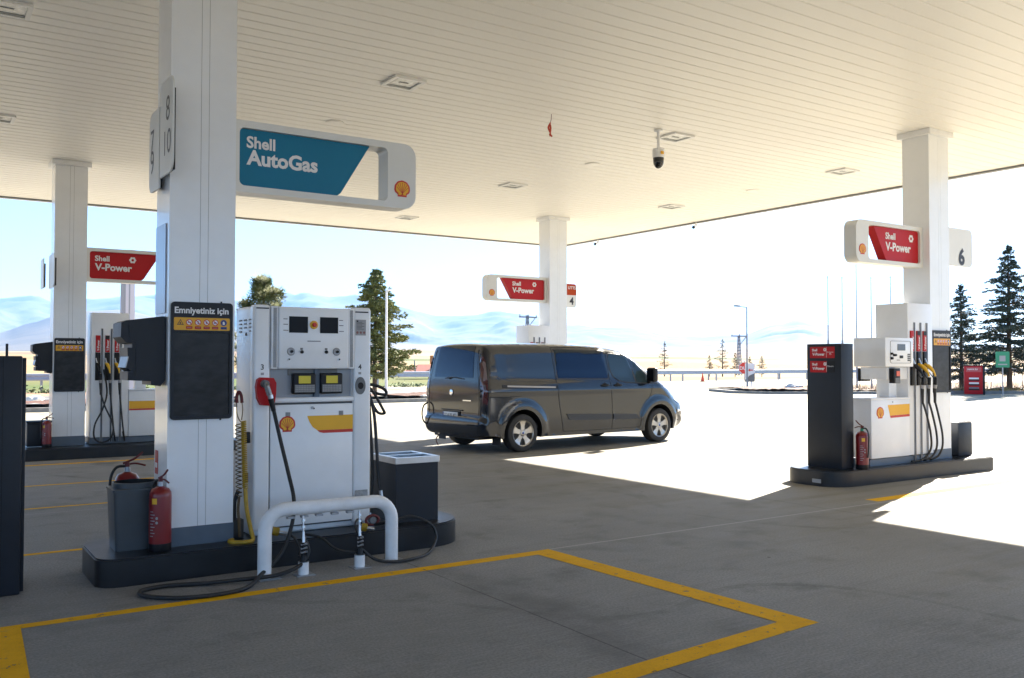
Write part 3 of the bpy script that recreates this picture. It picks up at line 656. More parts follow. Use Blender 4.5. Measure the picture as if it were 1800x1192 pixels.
def poster(x0, yf, z0, lab):
    W, H = .478, .925; x1, z1 = x0 + W, z0 + H
    t = thing('safety_poster', lab, 'poster', (x0 + W / 2, yf, z0 + H / 2), 'charcoal safety poster boards on the columns'); pf = lambda d: XZ(yf - .028 - d)
    mb = MB(); mb.prism(rrect(x0, x1, z0, z1, .03, 6), XZ(yf - .001), XZ(yf - .028), CHAR, holes=[rrect(x0 + .025, x1 - .025, z0 + .03, z1 - .24, .006, 2)]); mb.cyl((x1 - .09, yf - .015, z1), (x1 - .09, yf - .015, z1 + .012), .007, .007, BLACK, 8); mb.cyl((x1 - .09, yf - .015, z0 - .012), (x1 - .09, yf - .015, z0), .007, .007, BLACK, 8); mb.build('board', t)
    mb = MB(); mb.box(x0 + .0255, x1 - .0255, yf - .016, yf - .003, z0 + .0305, z1 - .2405, GRIME); mb.build('display_window', t)
    mb = MB(); text(mb, 'Emniyetiniz için', x0 + .025, z1 - .088, pf(.001), TXT, width=W - .06, bold=.03); mb.build('lettering', t)
    mb = MB(); mb.prism(rrect(x0 + .02, x1 - .025, z1 - .222, z1 - .122, .01, 3), pf(-.0005), pf(.0015), mat('poster_amber', (.72, .36, .01), .4)); g = mb.build('warning_strip', t)
    mb = MB(); pictos(mb, x0 + .025, z1 - .163, W - .055, lambda d: XZ(yf - .0297 - d)); mb.build('pictograms', g)
    return t
poster(1.692, C1[1], 1.19, 'charcoal safety poster on the nearest column beside the white gas pump')
poster(2.068, C0[1], 1.12, 'charcoal safety poster on the far left column')
poster(C6[0] + .015, C6[1], 1.195, 'charcoal safety poster on the right column beside yellow nozzles')

# ---- payment terminals (black hoods with a keypad face), seen side-on
def terminal(dx, dy, dz, lab):
    t = thing('payment_terminal', lab, 'payment terminal', (1.65 + dx, 7.4 + dy, 1.5 + dz), 'black payment terminals on the left side of columns')
    PR = [(1.341, 1.835), (1.382, 1.788), (1.423, 1.784), (1.423, 1.749), (1.402, 1.735), (1.385, 1.60), (1.425, 1.57), (1.430, 1.500), (1.563, 1.494), (1.563, 1.463), (1.635, 1.454), (1.656, 1.484), (1.668, 1.50), (1.668, 2.0), (1.642, 2.0), (1.38, 1.962), (1.344, 1.944)]
    PR = [(a + dx, b_ + dz) for a, b_ in PR]; y0, y1 = 7.395 + dy, 7.72 + dy
    mb = MB(); mb.prism(PR, XZ(y1), XZ(y0), CHAR)
    mb.prism([(a + dx, b_ + dz) for a, b_ in ((1.40, 1.80), (1.43, 1.80), (1.60, 1.52), (1.61, 1.52), (1.61, 1.965), (1.40, 1.945))][:0] or [(1.45 + dx, 1.53 + dz), (1.60 + dx, 1.53 + dz), (1.60 + dx, 1.96 + dz), (1.40 + dx, 1.935 + dz), (1.40 + dx, 1.82 + dz), (1.45 + dx, 1.80 + dz)], XZ(y0), XZ(y0 - .004), CHAR)
    mb.build('housing', t)
    mb = MB(); mb.prism([(1.392 + dx, 1.685 + dz), (1.425 + dx, 1.69 + dz), (1.425 + dx, 1.752 + dz), (1.388 + dx, 1.752 + dz)], XZ(y1 - .02), XZ(y0 - .006), CHAR); mb.prism([(1.393 + dx, 1.502 + dz), (1.428 + dx, 1.502 + dz), (1.428 + dx, 1.568 + dz), (1.393 + dx, 1.568 + dz)], XZ(y1 - .02), XZ(y0 - .006), CHAR); mb.build('card_slot', t)
    mb = MB(); mb.prism([(1.372 + dx, 1.60 + dz), (1.380 + dx, 1.60 + dz), (1.400 + dx, 1.684 + dz), (1.392 + dx, 1.684 + dz)], XZ(y1 - .05), XZ(y0 - .008), STEELG); mb.build('keypad', t)
    return t
terminal(0, 0, 0, 'black hooded payment terminal on the nearest column'); terminal(.40, 9.93, -.02, 'black hooded payment terminal on the far left column')

# ================================================================== AUTOGAS DISPENSER (nearest)
yf = 7.35
DW = mat('dispenser_white', (0.80, 0.81, 0.83), 0.33, 0, 0.04, 3, 0.03, coat=.2, bscale=6)
SEAM = mat('panel_seam_shadow_gap', (0.10, 0.10, 0.105), 0.7)
def stripe(parent, pts_y, pts_r, y, t=.002):
    mb = MB(); mb.prism(pts_y, XZ(y), XZ(y - t), YEL); mb.prism(pts_r, XZ(y), XZ(y - t), REDLOGO); return mb.build('colour_stripe', parent)
d1 = thing('gas_dispenser', 'tall white gas pump with two dials and a red nozzle holder in the foreground', 'fuel pump', (2.87, yf + .3, .205))
mb = MB()
mb.box(2.36, 3.395, yf + .055, 7.87, .205, 2.11, DW, .03, 3)          # carcass
mb.box(2.355, 2.492, yf, yf + .12, .255, 2.118, DW, .022, 3); mb.box(3.238, 3.400, yf, yf + .12, .24, 2.122, DW, .022, 3)
mb.build('cabinet', d1)
mb = MB(); mb.box(2.50, 3.232, yf + .004, yf + .05, .275, 1.285, DW, .006); mb.box(2.497, 3.235, yf + .03, yf + .054, .26, 1.30, SEAM); dr = mb.build('lower_door', d1)
mb = MB(); mb.cyl((2.859, yf + .004, 1.255), (2.859, yf - .006, 1.255), .012, .012, STEELG, 14); mb.cyl((2.873, yf + .004, 1.248), (2.873, yf - .004, 1.248), .007, .007, BLACK, 10); mb.build('lock', dr)
stripe(dr, [(2.80, 1.186), (2.93, 1.06), (3.232, 1.055), (3.232, 1.178)][::-1][:0] or [(2.815, 1.186), (2.835, 1.135), (2.865, 1.09), (2.905, 1.062), (3.231, 1.062), (3.231, 1.186)], [(2.905, 1.0615), (2.925, 1.045), (2.96, 1.036), (3.231, 1.036), (3.231, 1.0615)], yf + .004)
logo(dr, 2.641, 1.122, .068, FY(yf + .004), 0.0)
for x in (2.625, 3.10):
    mb = MB()
    mb.box(x, x + .042, yf + .0025, yf + .0035, 1.178, 1.222, LGREY)
    for k in range(6):
        for j in range(6): mb.box(x + .004 + k * .006, x + .0075 + k * .006, yf + .0010, yf + .0024, 1.181 + j * .007, 1.1845 + j * .007, GREYT)
    mb.build('vent_grille', dr)
mb = MB(); mb.box(2.495, 3.236, yf - .012, yf + .28, 1.302, 1.345, DW, .012, 3); mb.build('shelf', d1)
mb = MB(); mb.box(2.5, 3.232, yf + .0545, yf + .06, 1.345, 1.585, mat('recess_grey', (.30, .32, .35), .35)); mb.box(2.66, 2.90, yf + .040, yf + .054, 1.53, 1.588, GREYP); mb.box(2.93, 3.10, yf + .040, yf + .054, 1.53, 1.588, GREYP)
mb.box(2.885, 2.93, yf + .02, yf + .054, 1.345, 1.58, SKIRT); mb.build('recess_panel', d1)
mb = MB(); mb.box(2.553, 3.176, yf - .03, yf + .054, 1.585, 2.105, DW, .014, 3); hp = mb.build('head_panel', d1)
for x0 in (2.497, 3.180):
    mb = MB(); mb.box(x0, x0 + .055, yf - .012, yf + .054, 1.585, 2.108, DW, .004)
    for k in range(62): mb.box(x0 + .014, x0 + .042, yf - .0145, yf - .0125, 1.60 + k * .0080, 1.6040 + k * .0080, BLACK)
    mb.build('vent_strip', d1)
for x0, x1 in ((2.643, 2.799), (2.915, 3.071)):
    mb = MB(); mb.box(x0 - .004, x1 + .004, yf - .0335, yf - .0305, 1.889, 2.026, BLACK); mb.box(x0, x1, yf - .0355, yf - .034, 1.893, 2.022, SCREEN); mb.build('screen', hp)
mb = MB()
for x0, al in ((2.59, 1), (3.085, 1)):
    for k, z in enumerate((2.0, 1.955, 1.905)): mb.box(x0 + .0, x0 + .035 + .004 * k, yf - .0315, yf - .0305, z, z + .006, GREYT)
mb.box(2.800, 2.917, yf - .0325, yf - .0305, 1.817, 1.823, DTXT); mb.build('markings', hp)
mb = MB(); mb.lathe((2.855, yf - .030, 1.958), [(.036, 0), (.036, .006), (.030, .012)], YEL2, 24, ax=(0, -1, 0)); mb.lathe((2.855, yf - .0425, 1.958), [(.017, 0), (.020, .012), (.016, .02)], REDLOGO, 20, ax=(0, -1, 0)); mb.build('emergency_stop', hp)
for x in (2.656, 3.062):
    mb = MB(); mb.lathe((x, yf - .030, 1.731), [(.034, 0), (.034, .006), (.030, .010), (.026, .008), (.010, .008)], STEELG, 28, ax=(0, -1, 0)); mb.lathe((x + .004, yf - .039, 1.731), [(.013, 0), (.011, .014)], BLACK, 16, ax=(0, -1, 0)); mb.build('dial', hp)
for x in (2.75, 2.968):
    mb = MB(); mb.lathe((x, yf - .030, 1.728), [(.014, 0), (.015, .012), (.010, .02)], BLACK, 16, ax=(0, -1, 0)); mb.box(x - .012, x + .010, yf - .034, yf - .0305, 1.745, 1.762, GREYP); mb.build('push_button', hp)
for x in (2.636, 3.083):
    mb = MB(); mb.lathe((x, yf - .030, 1.664), [(.012, 0), (.011, .008)], STEEL, 14, ax=(0, -1, 0)); mb.box(x - .004, x + .010, yf - .041, yf - .039, 1.660, 1.672, BLACK); mb.build('key_lock', hp)
for x0 in (2.688, 2.932):
    kp = (x0, x0 + .198)
    mb = MB(); mb.box(x0, x0 + .198, yf - .012, yf + .05, 1.372, 1.548, BLACK, .012, 3); k_ = mb.build('card_terminal', d1)
    mb = MB(); mb.box(x0 + .045, x0 + .150, yf - .0145, yf - .0125, 1.462, 1.526, mat('lcd_yellow', (.62, .50, .01), .3)); mb.build('display', k_)
    mb = MB(); mb.box(x0 + .010, x0 + .188, yf - .0155, yf - .0125, 1.386, 1.452, GREYP)
    for i in range(12):
        for j in range(4): mb.box(x0 + .016 + i * .0141, x0 + .026 + i * .0141, yf - .018, yf - .0157, 1.391 + j * .0152, 1.402 + j * .0152, LGREY)
    mb.build('keypad', k_)
mb = MB(); text(mb, '3', 2.424, 1.58, XZ(yf - .002), DTXT, height=.046, bold=.015, align='c'); mb.build('number', d1); mb = MB(); mb.box(2.412, 2.438, yf - .0015, yf - .0005, 1.535, 1.555, LGREY); mb.build('small_sticker', d1)
mb = MB(); text(mb, '4', 3.293, 1.58, XZ(yf - .002), DTXT, height=.046, bold=.015, align='c'); mb.build('number', d1); mb = MB(); mb.box(3.28, 3.306, yf - .0015, yf - .0005, 1.535, 1.555, LGREY); mb.build('small_sticker', d1)
mb = MB(); mb.box(2.37, 2.478, yf - .002, yf - .0003, 2.083, 2.094, BLACK); mb.box(3.248, 3.372, yf - .002, yf - .0003, 2.076, 2.087, BLACK); mb.build('slot', d1)
mb = MB(); mb.box(3.25, 3.349, yf - .002, yf - .0003, 1.877, 2.015, LGREY)
for k in range(3): mb.cyl((3.268 + k * .032, yf - .002, 1.902), (3.268 + k * .032, yf - .003, 1.902), .011, .011, mat('faded_red', (.25, .10, .10), .5), 12)
for k in range(6): mb.box(3.262, 3.262 + .07 - .02 * (k % 2), yf - .003, yf - .0021, 1.93 + k * .012, 1.935 + k * .012, GREYT)
mb.box(3.262, 3.275, yf - .0032, yf - .0031, 1.995, 2.008, BLACK); mb.build('sticker', d1)
mb = MB(); mb.box(3.252, 3.372, yf - .003, yf - .0003, .435, .524, mat('type_plate', (.32, .32, .32), .45, .5, .3, 30)); mb.build('type_plate', d1)
mb = MB()
for j in range(3):
    for k in range(4 if j != 1 else 3): mb.box(2.3535, 2.3605, 7.43 + j * .135, 7.49 + j * .135, 1.99 - k * .032, 2.002 - k * .032, GREYP)
mb.box(2.3535, 2.3605, 7.565, 7.59, 1.865, 1.89, BLACK); mb.build('side_louvre', d1)
# nozzle holders
mb = MB(); mb.prism([(2.372, 1.345), (2.362, 1.44), (2.372, 1.50), (2.40, 1.517), (2.505, 1.512), (2.528, 1.47), (2.526, 1.38), (2.515, 1.30), (2.50, 1.28), (2.40, 1.29)], XZ(yf), XZ(yf - .05), RED, smooth=False); mb.build('nozzle_holder', d1)
mb = MB(); pr = [(3.297 + .047 * math.cos(2 * math.pi * k / 28), 1.436 + .076 * math.sin(2 * math.pi * k / 28)) for k in range(28)]; mb.prism(pr, XZ(yf), XZ(yf - .012), GREYP); mb.prism([(3.297 + .027 * math.cos(2 * math.pi * k / 20), 1.436 + .030 * math.sin(2 * math.pi * k / 20)) for k in range(20)], XZ(yf - .0121), XZ(yf - .014), BLACK); mb.build('nozzle_socket', d1)
# gas nozzle and its long hose (front)
mb = MB(); mb.tube([(2.43, yf - .06, 1.475), (2.425, yf - .11, 1.455), (2.435, yf - .12, 1.42), (2.455, yf - .12, 1.36)], .020, mat('nozzle_metal', (.30, .30, .30), .4, .8, .2, 30), 14)
mb.cyl((2.425, yf - .045, 1.465), (2.425, yf - .10, 1.465), .033, .030, GREYP, 18); mb.cyl((2.452, yf - .12, 1.375), (2.458, yf - .12, 1.345), .022, .022, STEEL, 16); mb.tube([(2.415, yf - .10, 1.48), (2.40, yf - .15, 1.44), (2.42, yf - .155, 1.37)], .007, GREYP, 8)
mb.cyl((2.458, yf - .12, 1.345), (2.482, yf - .12, 1.245), .024, .019, BLACK, 14); nz = mb.build('nozzle', d1)
mb = MB(); mb.tube([(2.482, yf - .12, 1.25), (2.515, yf - .20, 1.00), (2.545, 7.05, .75), (2.545, 6.92, .55), (2.50, 6.85, .36), (2.40, 6.80, .17), (2.22, 6.72, .05), (2.05, 6.52, .018), (1.82, 6.44, .018), (1.58, 6.49, .018), (1.42, 6.63, .018), (1.37, 6.75, .018), (1.42, 6.86, .018), (1.60, 6.89, .018), (1.85, 6.80, .02), (2.10, 6.73, .03), (2.33, 6.70, .035), (2.52, 6.72, .08), (2.60, 6.745, .17), (2.575, 6.755, .27)], .0155, RUB, 10); mb.build('hose', d1)
# thin hoses hanging on the right side
mb = MB()
mb.tube([(3.41, 7.5, 1.42), (3.47, 7.48, 1.44), (3.58, 7.46, 1.40), (3.60, 7.46, 1.35), (3.52, 7.48, 1.36), (3.44, 7.5, 1.40)], .014, RUB, 8)
mb.tube([(3.42, 7.52, 1.44), (3.47, 7.46, 1.38), (3.56, 7.44, 1.22), (3.58, 7.45, 1.18), (3.52, 7.46, 1.19), (3.47, 7.48, 1.28), (3.44, 7.5, 1.38)], .013, RUB, 8)
mb.tube([(3.43, 7.5, 1.42), (3.475, 7.45, 1.2), (3.49, 7.42, .9), (3.50, 7.40, .62), (3.515, 7.38, .48)], .0155, RUB, 8)
mb.tube([(3.45, 7.5, 1.30), (3.455, 7.48, 1.1), (3.465, 7.46, .8), (3.46, 7.45, .5), (3.46, 7.45, .30)], .0155, RUB, 8)
mb.cyl((3.515, 7.38, .50), (3.52, 7.375, .44), .018, .018, STEEL, 12)
mb.build('hose', d1)
# ---- pipe crash rail with hose posts
t = thing('crash_rail', 'white pipe crash rail bent to the ground in front of the gas pump', 'crash rail', (2.8, 6.78, 0))
mb = MB(); pts = []
for k in range(9): a = R(180 - 90 * k / 8); pts.append((2.265 + .16 + .16 * math.cos(a), 6.78, .352 + .16 * math.sin(a)))
for k in range(9): a = R(90 - 90 * k / 8); pts.append((3.338 - .16 + .16 * math.cos(a), 6.80, .345 + .16 * math.sin(a)))
PWH = mat('rail_paint', (.74, .75, .77), .4, 0, .10, 7, .05); mb.tube([(2.265, 6.78, .005)] + pts + [(3.338, 6.80, .005)], .0525, PWH, 24, sub=1); mb.build('pipe', t, smooth=True)
mb = MB()
for x, y in ((2.265, 6.78), (3.338, 6.8)): mb.box(x - .06, x + .11, y - .075, y + .075, .0005, .006, STEELG)
mb.build('base_plate', t)
mb = MB()
for x in (2.44, 2.55, 2.67, 2.80, 2.93): mb.box(x, x + .055, 6.76, 6.80, .436, .452, STEELG)
mb.build('clamp', t)
for i, x in enumerate((2.56, 3.03)):
    t = thing('hose_post', ('left' if i == 0 else 'right') + ' white stub post with black hose valve under the crash rail', 'hose post', (x, 6.745, 0), 'stub posts under the crash rail')
    mb = MB(); mb.box(x - .07, x + .075, 6.68, 6.81, .0005, .006, STEELG); mb.build('base_plate', t)
    mb = MB(); mb.cyl((x, 6.745, .006), (x, 6.745, .10), .041, .041, PWH, 20); mb.cyl((x, 6.745, .10), (x, 6.745, .103), .043, .043, GREYP, 20); mb.build('post', t)
    mb = MB(); mb.cyl((x, 6.745, .103), (x, 6.745, .15), .03, .022, BLACK, 14); mb.cyl((x, 6.745, .15), (x, 6.745, .25), .017, .02, BLACK, 12)
    for z in (.17, .20, .23): mb.cyl((x - .02, 6.745, z), (x + .02, 6.72, z + .012), .009, .009, STEELG, 8)
    mb.build('valve', t)
    mb = MB(); mb.cyl((x, 6.745, .25), (x, 6.75, .33), .014, .010, STEEL, 12); mb.cyl((x, 6.75, .33), (x, 6.76, .452), .007, .009, STEEL, 10)
    for z in (.27, .36, .41): mb.cyl((x, 6.748, z), (x, 6.75, z + .015), .015, .015, STEEL, 12)
    mb.build('pull_rod', t)
mb = MB(); mb.tube([(3.05, 6.745, .14), (3.16, 6.73, .05), (3.30, 6.69, .02), (3.50, 6.72, .018), (3.72, 6.86, .018), (3.88, 7.02, .10), (3.84, 7.05, .22), (3.66, 7.07, .30), (3.50, 7.10, .27), (3.40, 7.2, .24), (3.30, 7.26, .23)], .0125, RUB, 8); tag(mb.build('gas_hose'), 'thin black hose looping from the island edge to the right hose post', 'hose')
mb = MB(); mb.tube([(3.0, 6.745, .12), (2.86, 6.80, .15), (2.78, 6.95, .23), (2.74, 7.16, .225)], .011, RUB, 8); tag(mb.build('gas_hose'), 'short thin black hose running left from the right hose post', 'hose')
# couplings lying on the island
for (x, y, z, lab) in ((2.37, 6.93, .33, 'yellow ribbed hose coupling hanging left under the crash rail'), (3.17, 7.05, .265, 'yellow ribbed hose coupling near the right leg of the crash rail')):
    t = thing('hose_coupling', lab, 'hose coupling', (x, y, z))
    mb = MB()
    for k in range(5): mb.cyl((x + k * .011, y, z - k * .003), (x + .007 + k * .011, y, z - k * .003 - .002), .034 - .002 * (k % 2), .034, COILY, 16)
    mb.cyl((x - .008, y, z + .002), (x - .001, y, z), .03, .03, LGREY, 16); mb.build('ribbed_collar', t)
    mb = MB(); mb.cyl((x + .055, y, z - .017), (x + .12, y - .01, z - .035), .014, .014, STEEL, 12); mb.build('stem', t)
    mb = MB(); mb.tube([(x + .12, y - .01, z - .035), (x + .17, y - .04, z - .07), (x + .19, y - .10, z - .16), (x + .17, y - .14, z - .20)] if x < 3 else [(x + .01, y - .01, z + .02), (x - .03, y - .05, z + .075), (x - .09, y - .10, z + .05), (x - .12, y - .2, z + .0)], .009, RUB, 8); mb.build('lead', t)
t = thing('hose_reel_ring', 'red ring coupling lying behind the right leg of the crash rail', 'hose coupling', (3.34, 7.22, .28)); 
mb = MB(); mb.tube([(3.36 + .06 * math.cos(2 * math.pi * k / 16), 7.22, .275 + .04 * math.sin(2 * math.pi * k / 16)) for k in range(17)], .012, REDT, 10, sub=1); mb.build('ring', t)
mb = MB(); mb.cyl((3.36, 7.25, .275), (3.36, 7.20, .275), .03, .03, GREYP, 18); mb.build('hub', t)
# ---- air hose with coils between column and dispenser
t = thing('air_hose', 'yellow coiled air hose hanging between the nearest column and the gas pump', 'hose', (2.27, 7.35, .2))
def helix(c0, c1, r, turns, n=14):
    o = []
    for k in range(int(turns * n) + 1):
        f = k / (turns * n); a = 2 * math.pi * k / n; o.append((c0[0] + (c1[0] - c0[0]) * f + r * math.cos(a), c0[1] + (c1[1] - c0[1]) * f + r * math.sin(a), c0[2] + (c1[2] - c0[2]) * f))
    return o
mb = MB(); mb.tube(helix((2.275, 7.36, 1.16), (2.285, 7.33, .62), .019, 36), .0055, COILY, 6, sub=1)
mb.tube([(2.285, 7.33, .62), (2.29, 7.30, .45), (2.305, 7.24, .30), (2.31, 7.20, .225), (2.25, 7.17, .215), (2.17, 7.20, .215), (2.14, 7.26, .216), (2.18, 7.31, .216)], .017, COILY, 10); mb.build('hose', t)
mb = MB(); mb.tube(helix((2.235, 7.37, 1.14), (2.245, 7.36, .55), .022, 18), .0045, COILB, 6, sub=1); mb.tube([(2.245, 7.36, .55), (2.235, 7.35, .45), (2.24, 7.34, .35), (2.25, 7.35, .23)], .012, COILB, 8)
mb.tube([(2.222, 7.37, 1.31), (2.225, 7.37, 1.22), (2.25, 7.36, 1.16), (2.28, 7.36, 1.15)], .004, COILB, 6); mb.tube([(2.26, 7.36, 1.33), (2.268, 7.36, 1.25), (2.26, 7.36, 1.17)], .004, COILB, 6); mb.build('cable', t)
mb = MB(); mb.tube([(2.225, 7.37, 1.31), (2.222, 7.37, 1.36), (2.235, 7.36, 1.40), (2.255, 7.36, 1.37), (2.262, 7.36, 1.31)], .013, REDT, 10); mb.build('grip', t)
mb = MB(); mb.box(2.30, 2.335, 7.36, 7.40, .98, 1.07, BLACK, .004); mb.build('wall_clip', t); mb = MB(); mb.box(2.29, 2.32, 7.36, 7.40, .66, .74, BLACK, .004); mb.build('wall_clip', t)
mb = MB(); mb.box(2.20, 2.30, 7.40, 7.50, .205, .36, mat('dark_valve_box', (.03, .03, .03), .6), .01); mb.tube([(2.22, 7.39, .36), (2.215, 7.38, .5), (2.24, 7.37, .6)], .016, RUB, 8); mb.build('base_valve', t)

# ================================================================== FUEL DISPENSERS
def fuel_pump(x0, yfr, side, lab, detail=True, name='fuel_dispenser'):
    """x0: column side edge of the hose tower; side -1: cabinet to the left of the tower (-X), +1 to the right."""
    t = thing(name, lab, 'fuel pump', (x0 + side * .7, yfr + .25, .2))
    def bx(mb, a, b_, *r, **k): 
        xs = sorted((x0 + side * a, x0 + side * b_)); mb.box(xs[0], xs[1], *r, **k)
    TW = .60; z0 = .2
    mb = MB(); bx(mb, 0.012, TW + .03, yfr, yfr + .52, z0 + .11, 2.50, DW, bev=.008); mb.build('hose_tower', t)
    mb = MB(); bx(mb, .0, 1.53, yfr + .006, yfr + .5, z0, z0 + .10, SKIRT); mb.build('plinth', t)
    mb = MB(); bx(mb, TW + .034, 1.53, yfr - .02, yfr + .30, z0 + .11, 1.12, DW, bev=.008); cab = mb.build('lower_cabinet', t)
    mb = MB(); bx(mb, TW + .032, 1.55, yfr - .035, yfr + .32, 1.121, 1.145, DW, bev=.006); mb.build('cabinet_top', t)
    cx0, cx1 = sorted((x0 + side * (TW + .034), x0 + side * 1.53)); ys_ = yfr - .0205
    a, b_ = (cx1 - .52, cx1 - .001) if side < 0 else (cx0 + .001, cx1 - .001)
    if side < 0: stripe(cab, [(a, 1.045), (a + .05, .895), (b_, .905), (b_, 1.05)], [(a + .05, .894), (a + .065, .862), (b_, .872), (b_, .904)], ys_)
    else: stripe(cab, [(a, .80), (b_, .80), (b_, .935), (a, .935)], [(a, .77), (b_, .77), (b_, .799), (a, .799)], ys_)
    if side < 0:
        logo(cab, cx0 + .20, .94, .082, FY(ys_), 0.0)
        mb = MB(); mb.cyl((cx0 + .49, ys_, 1.085), (cx0 + .49, ys_ - .006, 1.085), .011, .011, STEELG, 12); mb.build('lock', cab)
    # upper box with display
    mb = MB(); bx(mb, TW + .036, 1.30, yfr - .09, yfr + .42, 1.58, 1.99, DW, bev=.01); ub = mb.build('display_box', t)
    bx0, bx1 = sorted((x0 + side * (TW + .05), x0 + side * 1.29)); yy = yfr - .0905
    if side > 0:
        pass
    mb = MB(); mb.prism(rrect(bx0 + .10, bx1 - .05, 1.63, 1.945, .03, 4), XZ(yy), XZ(yy - .004), GREYT, holes=[rrect(bx0 + .105, bx1 - .055, 1.635, 1.940, .026, 4)]); mb.box(bx0 + .27, bx0 + .45, yy - .006, yy - .0005, 1.81, 1.90, mat('lcd_grey', (.10, .13, .17), .2)); mb.box(bx0 + .32, bx0 + .40, yy - .004, yy - .0005, 1.70, 1.74, BLACK)
    mb.box(bx0 + .25, bx0 + .33, yy - .002, yy - .0005, 1.67, 1.68, GREYT)
    for j in range(4):
        for k in range(3): mb.box(bx1 - .13 + k * .022, bx1 - .115 + k * .022, yy - .005, yy - .0005, 1.66 + j * .028, 1.68 + j * .028, GREYP)
    mb.build('screen', ub)
    mb = MB(); mb.lathe((bx0 + .12, yy, 1.765), [(.016, 0), (.014, .03)], BLACK, 12, ax=(0, -1, 0)); mb.lathe((bx0 + .18, yy, 1.745), [(.018, 0), (.016, .045)], BLACK, 12, ax=(0, -1, 0)); mb.lathe((bx0 + .12, yy, 1.70), [(.02, 0), (.017, .03)], BLACK, 12, ax=(0, -1, 0)); mb.build('key_switch', ub)
    mb = MB(); bx(mb, TW + .05, 1.14, yfr + .0, yfr + .42, 1.40, 1.575, DW, bev=.006); bx(mb, TW + .30, 1.15, yfr + .422, yfr + .46, 1.37, 1.56, BLACK, bev=.004); mb.build('bridge_box', t)
    xx0, xx1 = sorted((x0 + side * (TW + .34), x0 + side * (TW + .49)))
    mb = MB(); mb.box(xx0, xx1, yfr - .08, yfr - .002, 1.35, 1.56, BLACK, .006); cr = mb.build('card_reader', t)
    mb = MB(); mb.box(xx0 + .06, xx1 - .015, yfr - .0835, yfr - .0805, 1.45, 1.52, mat('orange_lcd', (.75, .12, .05), .3)); mb.box(xx0 + .03, xx1 - .015, yfr - .0845, yfr - .0805, 1.355, 1.425, GREYP); mb.build('display', cr)
    mb = MB(); bx(mb, TW + .16, TW + .34, yfr + .10, yfr + .26, 1.146, 1.398, DW, bev=.004); mb.build('back_panel', t)
    for k in range(3):
        xc = x0 + side * (TW - .055 - .155 * k) if side < 0 else x0 + .115 + .155 * k
        col = BLACK if (k == 0) else YEL2
        mb = MB(); mb.box(xc + .05, xc + .085, yfr - .012, yfr - .0005, z0 + .03, 2.22, STEELG); mb.box(xc + .06, xc + .075, yfr - .014, yfr - .0122, z0 + .03, 2.22, BLACK); mb.build('hose_rail', t)
        mb = MB(); mb.box(xc - .042, xc + .040, yfr - .03, yfr - .0005, 1.31, 1.80, BLACK, .006); mb.build('nozzle_boot', t)
        mb = MB(); mb.box(xc - .036, xc + .034, yfr - .022, yfr - .0005, 1.805, 2.10, RED); 
        if k: mb.box(xc - .036, xc + .034, yfr - .0235, yfr - .0225, 2.035, 2.098, BLACK)
        # vertical wordmark
        def vf(a, b_, xc=xc): return Vector((xc - b_, yfr - .0245, a))
        text(mb, 'V-Power', 1.83, -.020, vf, TXT, width=.19, bold=.03); mb.build('grade_label', t)
        # nozzle
        mb = MB(); yn = yfr - .06
        mb.tube([(xc - .03, yn + .04, 1.62), (xc - .015, yn + .0, 1.60), (xc + .005, yn - .05, 1.55), (xc + .015, yn - .09, 1.49), (xc + .018, yn - .105, 1.44)], lambda f: .013 + .015 * math.sin(min(1, f * 1.3) * 3.14), col, 12)
        mb.tube([(xc - .035, yn + .02, 1.70), (xc - .025, yn + .0, 1.64), (xc - .01, yn - .01, 1.60)], .011, STEEL, 10)
        mb.tube([(xc + .0, yn - .02, 1.50), (xc + .03, yn - .08, 1.40), (xc + .02, yn - .11, 1.34)], .006, BLACK, 8)
        mb.cyl((xc + .018, yn - .11, 1.43), (xc + .022, yn - .10, 1.32), .021, .024, BLACK, 14); mb.cyl((xc + .022, yn - .10, 1.32), (xc + .024, yn - .09, 1.27), .026, .026, LGREY, 14); mb.cyl((xc + .024, yn - .09, 1.27), (xc + .034, yn - .085, 1.06), .024, .018, RUB, 14); mb.build('nozzle', t)
        mb = MB()
        if side < 0: pts = [(xc + .034, yn - .085, 1.08), (xc + .09 - .01 * k, yn - .11, .90), (xc + .155 - .01 * k, yn - .13, .62), (xc + .175 - .012 * k, yn - .12, .42), (xc + .13, yn - .07, .29), (xc + .05, yn - .02, .235), (xc + .05 - .15 * (k == 0) + .03, yn + .03, .225)]
        elif k == 0: pts = [(xc + .034, yn - .085, 1.08), (xc + .10, yn - .12, .85), (xc + .22, yn - .15, .55), (xc + .20, yn - .15, .32), (xc + .05, yn - .14, .235), (xc - .07, yn - .14, .32), (xc - .06, yn - .12, .55), (xc + .06, yn - .09, .80), (xc + .14, yn - .04, 1.1), (xc + .10, yn + .04, 1.5)]
        else: pts = [(xc + .034, yn - .085, 1.08), (xc + .05, yn - .11, .85), (xc + .08, yn - .13, .5), (xc + .11, yn - .10, .30), (xc + .13, yn - .02, .25), (xc + .11, yn + .03, .4)]
        mb.tube(pts, .0145, RUB, 10); mb.build('hose', t)
    return t
fuel_pump(C6[0] - .005, 7.66, -1, 'white fuel pump on the right with one grey and two yellow nozzles')
fuel_pump(C9[0] - .005, 17.37, -1, 'white fuel pump behind the grey van with only its top showing')
fuel_pump(C0[0] + CW + .075, 17.25, 1, 'white fuel pump at the far left with three hanging hoses')

